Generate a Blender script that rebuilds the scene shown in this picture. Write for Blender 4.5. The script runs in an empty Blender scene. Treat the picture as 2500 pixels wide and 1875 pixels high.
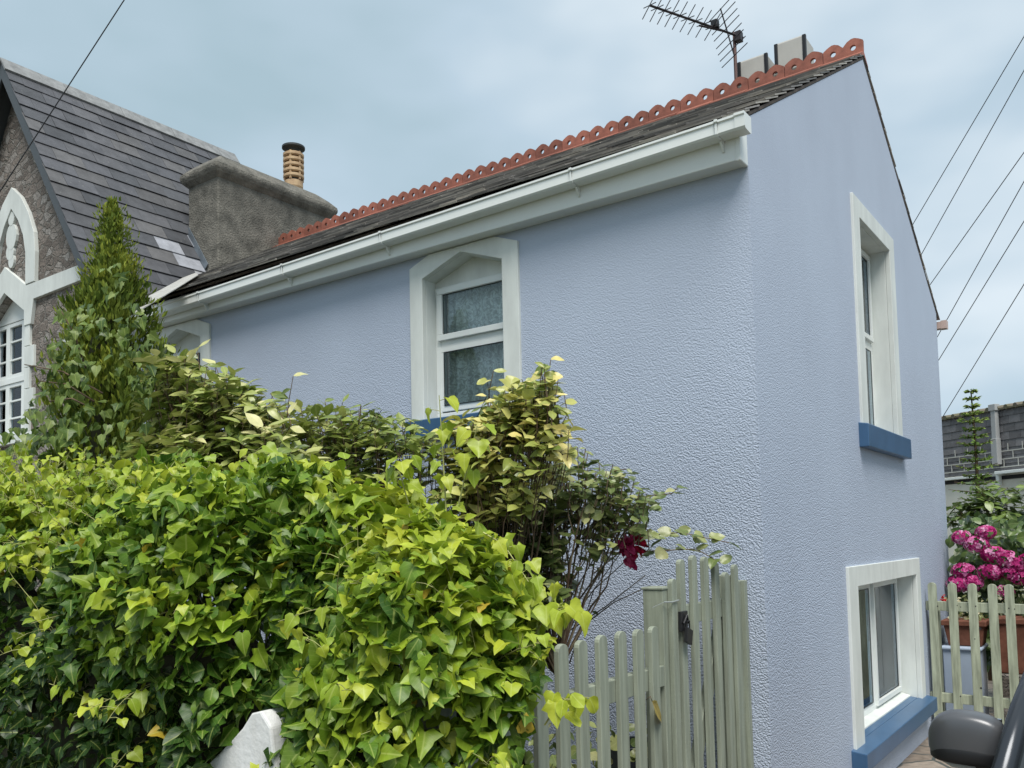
import bpy, bmesh, math, random
import numpy as np
from mathutils import Vector, Matrix
from mathutils.geometry import tessellate_polygon
R_ = math.radians
scene = bpy.context.scene
rnd = random.Random(7); nr = np.random.default_rng(11)

# ------------------------------------------------------------------ camera
YAW, PITCH, ROLL, FPX, PYO = 0.62377, 0.060242, -0.021676, 2128.0, 257.6
CAM = Vector((1.627, -4.521, 1.796))
_cy, _sy, _cp, _sp = math.cos(YAW), math.sin(YAW), math.cos(PITCH), math.sin(PITCH)
_f = Vector((-_sy*_cp, _cy*_cp, _sp)); _r0 = Vector((_cy, _sy, 0)); _u0 = _r0.cross(_f)
_r = _r0*math.cos(ROLL)+_u0*math.sin(ROLL); _u = -_r0*math.sin(ROLL)+_u0*math.cos(ROLL)
cd = bpy.data.cameras.new("camera"); cam = bpy.data.objects.new("camera", cd)
scene.collection.objects.link(cam)
cam.matrix_world = Matrix(((_r.x, _u.x, -_f.x, CAM.x), (_r.y, _u.y, -_f.y, CAM.y), (_r.z, _u.z, -_f.z, CAM.z), (0, 0, 0, 1)))
cd.sensor_width = 36; cd.lens = 36*FPX/2500; cd.shift_y = PYO/2500
cd.clip_start = 0.05; cd.clip_end = 2000
scene.camera = cam
# ------------------------------------------------------------------ light
SUN_EL, SUN_AZ = 60, 42      # azimuth measured from -Y towards +X (behind the viewer's right shoulder)
sdir = Vector((math.sin(R_(SUN_AZ))*math.cos(R_(SUN_EL)), -math.cos(R_(SUN_AZ))*math.cos(R_(SUN_EL)), math.sin(R_(SUN_EL))))
sl = bpy.data.lights.new("sun", 'SUN'); sl.energy = 3.0; sl.angle = R_(32); sl.color = (1, .96, .9)
so = bpy.data.objects.new("sun", sl); scene.collection.objects.link(so)
so.rotation_euler = sdir.to_track_quat('Z', 'Y').to_euler()
W = bpy.data.worlds.new("World"); scene.world = W; W.use_nodes = True
nt = W.node_tree; nt.nodes.clear()
def N(t, nt, **kw):
    n = nt.nodes.new(t)
    for k, v in kw.items():
        if k in n.inputs: n.inputs[k].default_value = v
        else: setattr(n, k, v)
    return n
sky = N('ShaderNodeTexSky', nt, sky_type='NISHITA', sun_disc=False)
sky.sun_elevation = R_(SUN_EL); sky.sun_rotation = math.atan2(sdir.x, sdir.y); sky.sun_size = R_(0.5)
tc = N('ShaderNodeTexCoord', nt)
mp = N('ShaderNodeMapping', nt); mp.inputs['Scale'].default_value = (1, 1, 2.2); mp.inputs['Location'].default_value = (2.1, .4, 0)
n1 = N('ShaderNodeTexNoise', nt); n1.inputs['Scale'].default_value = 1.9; n1.inputs['Detail'].default_value = 4; n1.inputs['Roughness'].default_value = .5
cr = N('ShaderNodeValToRGB', nt)
cr.color_ramp.elements[0].position = .36; cr.color_ramp.elements[0].color = (2.95, 3.95, 4.5, 1)
cr.color_ramp.elements[1].position = .66; cr.color_ramp.elements[1].color = (5.3, 6.0, 6.5, 1)
e = cr.color_ramp.elements.new(.5); e.color = (3.7, 4.65, 5.4, 1)
mx = N('ShaderNodeMixRGB', nt); mx.inputs[0].default_value = .94
bg = N('ShaderNodeBackground', nt); bg.inputs[1].default_value = .1
wo = N('ShaderNodeOutputWorld', nt)
L = nt.links.new
L(tc.outputs['Generated'], mp.inputs[0]); L(mp.outputs[0], n1.inputs[0]); L(n1.outputs[0], cr.inputs[0])
L(sky.outputs[0], mx.inputs[1]); L(cr.outputs[0], mx.inputs[2]); L(mx.outputs[0], bg.inputs[0]); L(bg.outputs[0], wo.inputs[0])
vs = scene.view_settings; vs.view_transform = 'Standard'; vs.look = 'None'; vs.exposure = 0.54; vs.gamma = 1

# ------------------------------------------------------------------ pixel -> world (photo pixels, 2500 wide)
def ray(px, py): return _r*((px-1250)/FPX)-_u*((py-937.5-PYO)/FPX)+_f
def onY(px, py, y): v = ray(px, py); return CAM+v*((y-CAM.y)/v.y)
def onX(px, py, x): v = ray(px, py); return CAM+v*((x-CAM.x)/v.x)

# ------------------------------------------------------------------ materials
MATS = {}
def mat(name, col, rough=.6, spec=.4, metal=0, var=0, vscale=4, bump=0, bscale=60, bdist=.01, col2=None, detail=5, stretch=None):
    if name in MATS: return MATS[name]
    m = bpy.data.materials.new(name); m.use_nodes = True; t = m.node_tree; b = t.nodes['Principled BSDF']
    b.inputs['Base Color'].default_value = (*col, 1); b.inputs['Roughness'].default_value = rough
    b.inputs['Specular IOR Level'].default_value = spec; b.inputs['Metallic'].default_value = metal
    tcn = N('ShaderNodeTexCoord', t)
    if var or col2:
        nz = N('ShaderNodeTexNoise', t); nz.inputs['Scale'].default_value = vscale; nz.inputs['Detail'].default_value = detail; nz.inputs['Roughness'].default_value = .6
        if stretch:
            mpn = N('ShaderNodeMapping', t); mpn.inputs['Scale'].default_value = stretch; t.links.new(tcn.outputs['Object'], mpn.inputs[0]); t.links.new(mpn.outputs[0], nz.inputs[0])
        else: t.links.new(tcn.outputs['Object'], nz.inputs[0])
        rp = N('ShaderNodeValToRGB', t)
        c2 = col2 if col2 else tuple(c*(1-var) for c in col); c1 = col if col2 else tuple(min(1, c*(1+var*.5)) for c in col)
        rp.color_ramp.elements[0].position = .35; rp.color_ramp.elements[0].color = (*c2, 1)
        rp.color_ramp.elements[1].position = .65; rp.color_ramp.elements[1].color = (*c1, 1)
        t.links.new(nz.outputs[0], rp.inputs[0]); t.links.new(rp.outputs[0], b.inputs['Base Color'])
    if bump:
        bz = N('ShaderNodeTexNoise', t); bz.inputs['Scale'].default_value = bscale; bz.inputs['Detail'].default_value = 3
        t.links.new(tcn.outputs['Object'], bz.inputs[0])
        bp = N('ShaderNodeBump', t); bp.inputs['Strength'].default_value = bump; bp.inputs['Distance'].default_value = bdist
        t.links.new(bz.outputs[0], bp.inputs['Height']); t.links.new(bp.outputs[0], b.inputs['Normal'])
    MATS[name] = m; return m

def wall_mat():
    m = bpy.data.materials.new('periwinkle_render'); m.use_nodes = True; t = m.node_tree; b = t.nodes['Principled BSDF']; k = t.links.new
    b.inputs['Roughness'].default_value = .55; b.inputs['Specular IOR Level'].default_value = .3
    c = N('ShaderNodeTexCoord', t)
    n = N('ShaderNodeTexNoise', t); n.inputs['Scale'].default_value = 1.3; n.inputs['Detail'].default_value = 6; k(c.outputs['Object'], n.inputs[0])
    r = N('ShaderNodeValToRGB', t); r.color_ramp.elements[0].position = .3; r.color_ramp.elements[0].color = (.40, .455, .56, 1)
    r.color_ramp.elements[1].position = .7; r.color_ramp.elements[1].color = (.43, .49, .60, 1)
    k(n.outputs[0], r.inputs[0])
    sm = N('ShaderNodeMapping', t); sm.inputs['Scale'].default_value = (3.5, 3.5, .5); k(c.outputs['Object'], sm.inputs[0])
    sn = N('ShaderNodeTexNoise', t); sn.inputs['Scale'].default_value = 1.0; sn.inputs['Detail'].default_value = 7; k(sm.outputs[0], sn.inputs[0])
    sr = N('ShaderNodeMapRange', t); sr.inputs['From Min'].default_value = .35; sr.inputs['From Max'].default_value = .75; sr.inputs['To Min'].default_value = 1.008; sr.inputs['To Max'].default_value = .98; k(sn.outputs[0], sr.inputs[0])
    sv_ = N('ShaderNodeVectorMath', t, operation='SCALE'); k(r.outputs[0], sv_.inputs[0]); k(sr.outputs[0], sv_.inputs['Scale']); k(sv_.outputs[0], b.inputs['Base Color'])
    # roughcast: pebbly grain plus a finer sand grain, coarser dash low on the wall
    v = N('ShaderNodeTexVoronoi', t); v.feature = 'F1'; v.inputs['Scale'].default_value = 105
    f = N('ShaderNodeTexNoise', t); f.inputs['Scale'].default_value = 120; f.inputs['Detail'].default_value = 3
    g = N('ShaderNodeTexNoise', t); g.inputs['Scale'].default_value = 9; g.inputs['Detail'].default_value = 2
    for q in (v, f, g): k(c.outputs['Object'], q.inputs['Vector'])
    sx = N('ShaderNodeSeparateXYZ', t); k(c.outputs['Object'], sx.inputs[0])
    mr = N('ShaderNodeMapRange', t); mr.inputs['From Min'].default_value = 3.9; mr.inputs['From Max'].default_value = 1.6; mr.inputs['To Min'].default_value = .12; mr.inputs['To Max'].default_value = 1
    k(sx.outputs[2], mr.inputs[0])
    a = N('ShaderNodeMath', t, operation='MULTIPLY_ADD'); k(v.outputs['Distance'], a.inputs[0]); a.inputs[1].default_value = -1.0; k(f.outputs[0], a.inputs[2])
    a2 = N('ShaderNodeMath', t, operation='MULTIPLY_ADD'); k(g.outputs[0], a2.inputs[0]); a2.inputs[1].default_value = .35; k(a.outputs[0], a2.inputs[2])
    bp = N('ShaderNodeBump', t); bp.inputs['Distance'].default_value = .0055; k(mr.outputs[0], bp.inputs['Strength'])
    k(a2.outputs[0], bp.inputs['Height']); k(bp.outputs[0], b.inputs['Normal'])
    return m

def leaf_mat(name, rough=.42, vein=(.55, .62, .18), veinamt=.45, trans=.3, spec=.4):
    m = bpy.data.materials.new(name); m.use_nodes = True; t = m.node_tree; b = t.nodes['Principled BSDF']; k = t.links.new
    out = t.nodes['Material Output']
    at = N('ShaderNodeVertexColor', t); at.layer_name = 'Col'
    uv = N('ShaderNodeUVMap', t); uv.uv_map = 'UVMap'
    sp = N('ShaderNodeSeparateXYZ', t); k(uv.outputs[0], sp.inputs[0])
    ab = N('ShaderNodeMath', t, operation='ABSOLUTE'); k(sp.outputs[0], ab.inputs[0])
    mid = N('ShaderNodeMapRange', t); mid.inputs['From Min'].default_value = .0; mid.inputs['From Max'].default_value = .05; mid.inputs['To Min'].default_value = 1; mid.inputs['To Max'].default_value = 0
    k(ab.outputs[0], mid.inputs[0])
    # side veins run up from the midrib
    sv = N('ShaderNodeMath', t, operation='MULTIPLY_ADD'); k(ab.outputs[0], sv.inputs[0]); sv.inputs[1].default_value = -.8; k(sp.outputs[1], sv.inputs[2])
    s2 = N('ShaderNodeMath', t, operation='MULTIPLY'); k(sv.outputs[0], s2.inputs[0]); s2.inputs[1].default_value = 5.0
    s3 = N('ShaderNodeMath', t, operation='FRACT'); k(s2.outputs[0], s3.inputs[0])
    s4 = N('ShaderNodeMapRange', t); s4.inputs['From Min'].default_value = 0; s4.inputs['From Max'].default_value = .12; s4.inputs['To Min'].default_value = .45; s4.inputs['To Max'].default_value = 0
    k(s3.outputs[0], s4.inputs[0])
    ad = N('ShaderNodeMath', t, operation='MAXIMUM'); k(mid.outputs[0], ad.inputs[0]); k(s4.outputs[0], ad.inputs[1])
    am = N('ShaderNodeMath', t, operation='MULTIPLY'); k(ad.outputs[0], am.inputs[0]); am.inputs[1].default_value = veinamt
    c = N('ShaderNodeTexCoord', t); nz = N('ShaderNodeTexNoise', t); nz.inputs['Scale'].default_value = 30; k(c.outputs['Object'], nz.inputs[0])
    hm = N('ShaderNodeMapRange', t); hm.inputs['To Min'].default_value = .7; hm.inputs['To Max'].default_value = 1.3; k(nz.outputs[0], hm.inputs[0])
    mu = N('ShaderNodeVectorMath', t, operation='SCALE'); k(at.outputs[0], mu.inputs[0]); k(hm.outputs[0], mu.inputs['Scale'])
    mi = N('ShaderNodeMixRGB', t); k(am.outputs[0], mi.inputs[0]); k(mu.outputs[0], mi.inputs[1]); mi.inputs[2].default_value = (*vein, 1)
    k(mi.outputs[0], b.inputs['Base Color']); b.inputs['Roughness'].default_value = rough; b.inputs['Specular IOR Level'].default_value = spec
    tr = N('ShaderNodeBsdfTranslucent', t); k(mi.outputs[0], tr.inputs[0])
    ms = N('ShaderNodeMixShader', t); ms.inputs[0].default_value = trans; k(b.outputs[0], ms.inputs[1]); k(tr.outputs[0], ms.inputs[2]); k(ms.outputs[0], out.inputs[0])
    MATS[name] = m; return m

def slate_mat(name, base):
    m = bpy.data.materials.new(name); m.use_nodes = True; t = m.node_tree; b = t.nodes['Principled BSDF']; k = t.links.new
    at = N('ShaderNodeVertexColor', t); at.layer_name = 'Col'
    c = N('ShaderNodeTexCoord', t); nz = N('ShaderNodeTexNoise', t); nz.inputs['Scale'].default_value = 7; nz.inputs['Detail'].default_value = 8; nz.inputs['Roughness'].default_value = .7; k(c.outputs['Object'], nz.inputs[0])
    hm = N('ShaderNodeMapRange', t); hm.inputs['From Min'].default_value = .3; hm.inputs['From Max'].default_value = .7; hm.inputs['To Min'].default_value = .75; hm.inputs['To Max'].default_value = 1.25; k(nz.outputs[0], hm.inputs[0])
    mu = N('ShaderNodeVectorMath', t, operation='SCALE'); k(at.outputs[0], mu.inputs[0]); k(hm.outputs[0], mu.inputs['Scale'])
    # lichen spots
    v = N('ShaderNodeTexVoronoi', t); v.inputs['Scale'].default_value = 9; k(c.outputs['Object'], v.inputs[0])
    th = N('ShaderNodeMapRange', t); th.inputs['From Min'].default_value = .10; th.inputs['From Max'].default_value = .06; th.inputs['To Max'].default_value = .5; k(v.outputs[0], th.inputs[0])
    mi = N('ShaderNodeMixRGB', t); k(th.outputs[0], mi.inputs[0]); k(mu.outputs[0], mi.inputs[1]); mi.inputs[2].default_value = (.22, .22, .2, 1)
    k(mi.outputs[0], b.inputs['Base Color']); b.inputs['Roughness'].default_value = .55; b.inputs['Specular IOR Level'].default_value = .35
    bp = N('ShaderNodeBump', t); bp.inputs['Strength'].default_value = .5; bp.inputs['Distance'].default_value = .01; k(nz.outputs[0], bp.inputs['Height']); k(bp.outputs[0], b.inputs['Normal'])
    MATS[name] = m; return m

def stone_mat():
    m = bpy.data.materials.new('rubble_stone'); m.use_nodes = True; t = m.node_tree; b = t.nodes['Principled BSDF']; k = t.links.new
    c = N('ShaderNodeTexCoord', t); mp = N('ShaderNodeMapping', t); mp.inputs['Scale'].default_value = (1, 1, 1.7); k(c.outputs['Object'], mp.inputs[0])
    dn = N('ShaderNodeTexNoise', t); dn.inputs['Scale'].default_value = 6; k(mp.outputs[0], dn.inputs[0])
    dd = N('ShaderNodeMixRGB', t); dd.blend_type = 'ADD'; dd.inputs[0].default_value = .12; k(mp.outputs[0], dd.inputs[1]); k(dn.outputs[1], dd.inputs[2])
    v = N('ShaderNodeTexVoronoi', t); v.inputs['Scale'].default_value = 7; k(dd.outputs[0], v.inputs[0])
    e = N('ShaderNodeTexVoronoi', t); e.feature = 'DISTANCE_TO_EDGE'; e.inputs['Scale'].default_value = 7; k(dd.outputs[0], e.inputs[0])
    s = N('ShaderNodeSeparateXYZ', t); k(v.outputs['Color'], s.inputs[0])
    r = N('ShaderNodeValToRGB', t); r.color_ramp.elements[0].color = (.12, .10, .085, 1); r.color_ramp.elements[1].color = (.30, .28, .26, 1)
    x = r.color_ramp.elements.new(.5); x.color = (.22, .185, .16, 1)
    k(s.outputs[0], r.inputs[0])
    f = N('ShaderNodeTexNoise', t); f.inputs['Scale'].default_value = 45; f.inputs['Detail'].default_value = 6; k(c.outputs['Object'], f.inputs[0])
    fr = N('ShaderNodeMapRange', t); fr.inputs['From Min'].default_value = .3; fr.inputs['From Max'].default_value = .7; fr.inputs['To Min'].default_value = .55; fr.inputs['To Max'].default_value = 1.4; k(f.outputs[0], fr.inputs[0])
    mu = N('ShaderNodeVectorMath', t, operation='SCALE'); k(r.outputs[0], mu.inputs[0]); k(fr.outputs[0], mu.inputs['Scale'])
    er = N('ShaderNodeMapRange', t); er.inputs['From Min'].default_value = .02; er.inputs['From Max'].default_value = .07; k(e.outputs[0], er.inputs[0])
    mi = N('ShaderNodeMixRGB', t); k(er.outputs[0], mi.inputs[0]); mi.inputs[1].default_value = (.19, .175, .155, 1); k(mu.outputs[0], mi.inputs[2])
    k(mi.outputs[0], b.inputs['Base Color']); b.inputs['Roughness'].default_value = .85
    ma = N('ShaderNodeMath', t, operation='MULTIPLY_ADD'); k(f.outputs[0], ma.inputs[0]); ma.inputs[1].default_value = .6; k(er.outputs[0], ma.inputs[2])
    bp = N('ShaderNodeBump', t); bp.inputs['Strength'].default_value = .8; bp.inputs['Distance'].default_value = .03; k(ma.outputs[0], bp.inputs['Height']); k(bp.outputs[0], b.inputs['Normal'])
    return m

def paving_mat():
    m = bpy.data.materials.new('crazy_paving'); m.use_nodes = True; t = m.node_tree; b = t.nodes['Principled BSDF']; k = t.links.new
    c = N('ShaderNodeTexCoord', t)
    dn = N('ShaderNodeTexNoise', t); dn.inputs['Scale'].default_value = 2; k(c.outputs['Object'], dn.inputs[0])
    dd = N('ShaderNodeMixRGB', t); dd.blend_type = 'ADD'; dd.inputs[0].default_value = .2; k(c.outputs['Object'], dd.inputs[1]); k(dn.outputs[1], dd.inputs[2])
    v = N('ShaderNodeTexVoronoi', t); v.inputs['Scale'].default_value = 2.6; k(dd.outputs[0], v.inputs[0])
    e = N('ShaderNodeTexVoronoi', t); e.feature = 'DISTANCE_TO_EDGE'; e.inputs['Scale'].default_value = 2.6; k(dd.outputs[0], e.inputs[0])
    s = N('ShaderNodeSeparateXYZ', t); k(v.outputs['Color'], s.inputs[0])
    r = N('ShaderNodeValToRGB', t); r.color_ramp.elements[0].color = (.20, .16, .125, 1); r.color_ramp.elements[1].color = (.33, .275, .225, 1); k(s.outputs[0], r.inputs[0])
    f = N('ShaderNodeTexNoise', t); f.inputs['Scale'].default_value = 14; f.inputs['Detail'].default_value = 7; k(c.outputs['Object'], f.inputs[0])
    fr = N('ShaderNodeMapRange', t); fr.inputs['From Min'].default_value = .3; fr.inputs['From Max'].default_value = .7; fr.inputs['To Min'].default_value = .7; fr.inputs['To Max'].default_value = 1.2; k(f.outputs[0], fr.inputs[0])
    mu = N('ShaderNodeVectorMath', t, operation='SCALE'); k(r.outputs[0], mu.inputs[0]); k(fr.outputs[0], mu.inputs['Scale'])
    er = N('ShaderNodeMapRange', t); er.inputs['From Min'].default_value = .02; er.inputs['From Max'].default_value = .045; k(e.outputs[0], er.inputs[0])
    mi = N('ShaderNodeMixRGB', t); k(er.outputs[0], mi.inputs[0]); mi.inputs[1].default_value = (.06, .07, .065, 1); k(mu.outputs[0], mi.inputs[2])
    k(mi.outputs[0], b.inputs['Base Color']); b.inputs['Roughness'].default_value = .6
    bp = N('ShaderNodeBump', t); bp.inputs['Strength'].default_value = .6; bp.inputs['Distance'].default_value = .012; k(er.outputs[0], bp.inputs['Height']); k(bp.outputs[0], b.inputs['Normal'])
    return m

def glass_mat():
    m = bpy.data.materials.new('window_glass'); m.use_nodes = True; t = m.node_tree; t.nodes.clear(); k = t.links.new
    o = N('ShaderNodeOutputMaterial', t); g = N('ShaderNodeBsdfGlossy', t); g.inputs['Roughness'].default_value = .02; g.inputs[0].default_value = (.9, .95, 1, 1)
    tr = N('ShaderNodeBsdfTransparent', t); tr.inputs[0].default_value = (.9, .94, .94, 1)
    fr = N('ShaderNodeFresnel', t); fr.inputs[0].default_value = 1.38
    ms = N('ShaderNodeMixShader', t); k(fr.outputs[0], ms.inputs[0]); k(tr.outputs[0], ms.inputs[1]); k(g.outputs[0], ms.inputs[2]); k(ms.outputs[0], o.inputs[0])
    return m

def lace_mat():
    m = bpy.data.materials.new('net_curtain'); m.use_nodes = True; t = m.node_tree; b = t.nodes['Principled BSDF']; k = t.links.new; o = t.nodes['Material Output']
    b.inputs['Base Color'].default_value = (.88, .90, .88, 1); b.inputs['Roughness'].default_value = .9
    c = N('ShaderNodeTexCoord', t); v = N('ShaderNodeTexVoronoi', t); v.inputs['Scale'].default_value = 16; v.feature = 'DISTANCE_TO_EDGE'; k(c.outputs['Object'], v.inputs[0])
    n = N('ShaderNodeTexNoise', t); n.inputs['Scale'].default_value = 24; n.inputs['Detail'].default_value = 6; n.inputs['Distortion'].default_value = 2.2; k(c.outputs['Object'], n.inputs[0])
    a = N('ShaderNodeMapRange', t); a.inputs['From Min'].default_value = .42; a.inputs['From Max'].default_value = .58; a.inputs['To Min'].default_value = .62; a.inputs['To Max'].default_value = 1.0; k(n.outputs[0], a.inputs[0])
    tr = N('ShaderNodeBsdfTransparent', t); ms = N('ShaderNodeMixShader', t); k(a.outputs[0], ms.inputs[0]); k(tr.outputs[0], ms.inputs[1]); k(b.outputs[0], ms.inputs[2]); k(ms.outputs[0], o.inputs[0])
    return m

M_wall = wall_mat(); M_stone = stone_mat(); M_pave = paving_mat(); M_glass = glass_mat(); M_lace = lace_mat()
M_white = mat('white_masonry_paint', (.66, .69, .66), .5, .4, var=.12, vscale=2.5, stretch=(2.5, 2.5, .7), bump=.12, bscale=90, bdist=.004)
M_upvc = mat('white_upvc', (.74, .77, .75), .28, .5, var=.04, vscale=2)
M_blue = mat('navy_sill_paint', (.042, .105, .205), .35, .5, var=.12, vscale=5, bump=.08, bscale=60, bdist=.004)
M_terra = mat('terracotta_ridge', (.31, .115, .08), .6, .3, var=.35, vscale=9, bump=.2, bscale=80, bdist=.004)
M_slateA = slate_mat('old_slate', (.1, .1, .1)); M_slateB = slate_mat('purple_slate', (.1, .1, .1))
M_cement = mat('weathered_cement_render', (.20, .19, .165), .9, .2, vscale=6, col2=(.10, .097, .085), bump=.9, bscale=45, bdist=.02, detail=14)
M_sage = mat('sage_painted_wood', (.285, .315, .25), .55, .3, vscale=2.2, var=.26, stretch=(14, 14, 1), bump=.2, bscale=25, bdist=.003)
M_sage2 = mat('pale_sage_painted_wood', (.35, .38, .28), .6, .3, vscale=2.5, var=.38, stretch=(12, 12, 1.2), bump=.25, bscale=25, bdist=.003)
M_black = mat('black_plastic', (.015, .015, .017), .35)
M_metal = mat('dark_weathered_metal', (.035, .03, .035), .5, .5, metal=.3, var=.4, vscale=12)
M_lead = mat('lead_flashing', (.16, .19, .22), .4, .5, metal=.25, var=.3, vscale=6, bump=.4, bscale=12, bdist=.01)
M_zinc = mat('grey_flashing', (.42, .41, .38), .6, .3, var=.25, vscale=8, bump=.2, bscale=20, bdist=.005)
M_dark = mat('dark_interior', (.03, .03, .033), .9)
M_twig = mat('shrub_stem', (.16, .11, .065), .7, .3, vscale=20, col2=(.075, .05, .035))
M_vine = mat('pale_vine_stem', (.42, .44, .16), .5, .3, vscale=20, col2=(.25, .25, .10))
M_petal = mat('crimson_petal', (.30, .006, .035), .45, .4, vscale=30, var=.4)
M_pot = mat('terracotta_pot', (.17, .07, .045), .8, .2, var=.3, vscale=12)
M_buff = mat('buff_clay', (.55, .40, .24), .7, .3, vscale=10, col2=(.38, .25, .15))
M_curtw = mat('white_curtain_cloth', (.80, .82, .81), .9)
_t = M_terra.node_tree; _b = _t.nodes['Principled BSDF']; _l = _b.inputs['Base Color'].links[0].from_socket
_oi = N('ShaderNodeObjectInfo', _t); _mr = N('ShaderNodeMapRange', _t); _mr.inputs['To Min'].default_value = .7; _mr.inputs['To Max'].default_value = 1.15; _t.links.new(_oi.outputs['Random'], _mr.inputs[0])
_vm = N('ShaderNodeVectorMath', _t, operation='SCALE'); _t.links.new(_l, _vm.inputs[0]); _t.links.new(_mr.outputs[0], _vm.inputs['Scale']); _t.links.new(_vm.outputs[0], _b.inputs['Base Color'])
LEAF = leaf_mat('ivy_leaf'); LEAF2 = leaf_mat('shrub_leaf', rough=.33, vein=(.5, .5, .25), veinamt=.25, trans=.22, spec=.5)
NEEDLE = leaf_mat('conifer_spray', rough=.7, veinamt=0, trans=.2, spec=.2)

# ------------------------------------------------------------------ object helpers
COL = scene.collection
def empty(name, loc, label, cat, group=None):
    o = bpy.data.objects.new(name, None); COL.objects.link(o); o.location = loc; o['label'] = label; o['category'] = cat
    if group: o['group'] = group
    o.empty_display_size = .1
    bpy.context.view_layer.update()
    return o
def link(name, me, material, parent=None, smooth=False):
    o = bpy.data.objects.new(name, me); COL.objects.link(o)
    if material: me.materials.append(material)
    if smooth:
        for p in me.polygons: p.use_smooth = True
    if parent:
        o.parent = parent
        off = Vector((0, 0, 0)); q = parent
        while q: off += q.location; q = q.parent
        o.location = -off      # meshes are written in world coordinates
    return o
def tag(o, label, cat, group=None):
    o['label'] = label; o['category'] = cat
    if group: o['group'] = group
    return o
def structure(o): o['kind'] = 'structure'; return o

class MB:
    def __init__(s, mp=None): s.v = []; s.f = []; s.mp = mp or (lambda a, b, c: (a, b, c))
    def add(s, vs, fs):
        n = len(s.v); s.v += [tuple(s.mp(*v)) for v in vs]; s.f += [tuple(i+n for i in f) for f in fs]
    def box(s, x0, x1, y0, y1, z0, z1):
        s.add([(x, y, z) for x in (x0, x1) for y in (y0, y1) for z in (z0, z1)],
              [(0, 1, 3, 2), (4, 6, 7, 5), (0, 4, 5, 1), (2, 3, 7, 6), (0, 2, 6, 4), (1, 5, 7, 3)])
    def hexa(s, b, t):   # two quads
        s.add(list(b)+list(t), [(3, 2, 1, 0), (4, 5, 6, 7), (0, 1, 5, 4), (1, 2, 6, 5), (2, 3, 7, 6), (3, 0, 4, 7)])
    def prism(s, loops, w, d):
        # loops: list of loops [(p,q)..] outer first then holes, w(p,q,t)->xyz ; t = 0 front, d back
        vv = [[Vector((p, q, 0)) for p, q in l] for l in loops]
        tri = tessellate_polygon(vv); flat = [pq for l in loops for pq in l]; n = len(flat)
        vs = [w(p, q, 0) for p, q in flat]+[w(p, q, d) for p, q in flat]
        fs = [tuple(t) for t in tri]+[tuple(i+n for i in reversed(t)) for t in tri]
        k = 0
        for l in loops:
            m = len(l)
            for i in range(m): j = (i+1) % m; fs.append((k+i, k+j, k+j+n, k+i+n))
            k += m
        s.add(vs, fs)
    def tube(s, pts, r0, r1=None, n=6, cap=True):
        r1 = r0 if r1 is None else r1; pts = [Vector(p) for p in pts]; m = len(pts); vs = []; fs = []
        for i, p in enumerate(pts):
            d = (pts[min(i+1, m-1)]-pts[max(i-1, 0)]).normalized()
            a = d.cross(Vector((0, 0, 1)) if abs(d.z) < .9 else Vector((1, 0, 0))).normalized(); b = d.cross(a)
            r = r0+(r1-r0)*i/max(1, m-1)
            vs += [tuple(p+(a*math.cos(2*math.pi*k/n)+b*math.sin(2*math.pi*k/n))*r) for k in range(n)]
        for i in range(m-1):
            for k in range(n): fs.append((i*n+k, i*n+(k+1) % n, (i+1)*n+(k+1) % n, (i+1)*n+k))
        if cap: fs.append(tuple(range(n))[::-1]); fs.append(tuple(range((m-1)*n, m*n)))
        s.add(vs, fs)
    def lathe(s, prof, cx, cy, n=24, cap=True):
        vs = [(cx+r*math.cos(2*math.pi*k/n), cy+r*math.sin(2*math.pi*k/n), z) for r, z in prof for k in range(n)]; fs = []
        for i in range(len(prof)-1):
            for k in range(n): fs.append((i*n+k, i*n+(k+1) % n, (i+1)*n+(k+1) % n, (i+1)*n+k))
        if cap: fs.append(tuple(range(n))[::-1]); fs.append(tuple(range((len(prof)-1)*n, len(prof)*n)))
        s.add(vs, fs)
    def mesh(s, name='m', recalc=True):
        me = bpy.data.meshes.new(name); me.from_pydata(s.v, [], s.f); me.update()
        if recalc:
            b = bmesh.new(); b.from_mesh(me); bmesh.ops.recalc_face_normals(b, faces=b.faces); b.to_mesh(me); b.free()
        return me
    def build(s, name, material, parent=None, smooth=False, bevel=0, seg=2):
        o = link(name, s.mesh(name), material, parent, smooth)
        if bevel:
            md = o.modifiers.new('bevel', 'BEVEL'); md.width = bevel; md.segments = seg; md.limit_method = 'ANGLE'; md.angle_limit = R_(35)
        return o

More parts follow.
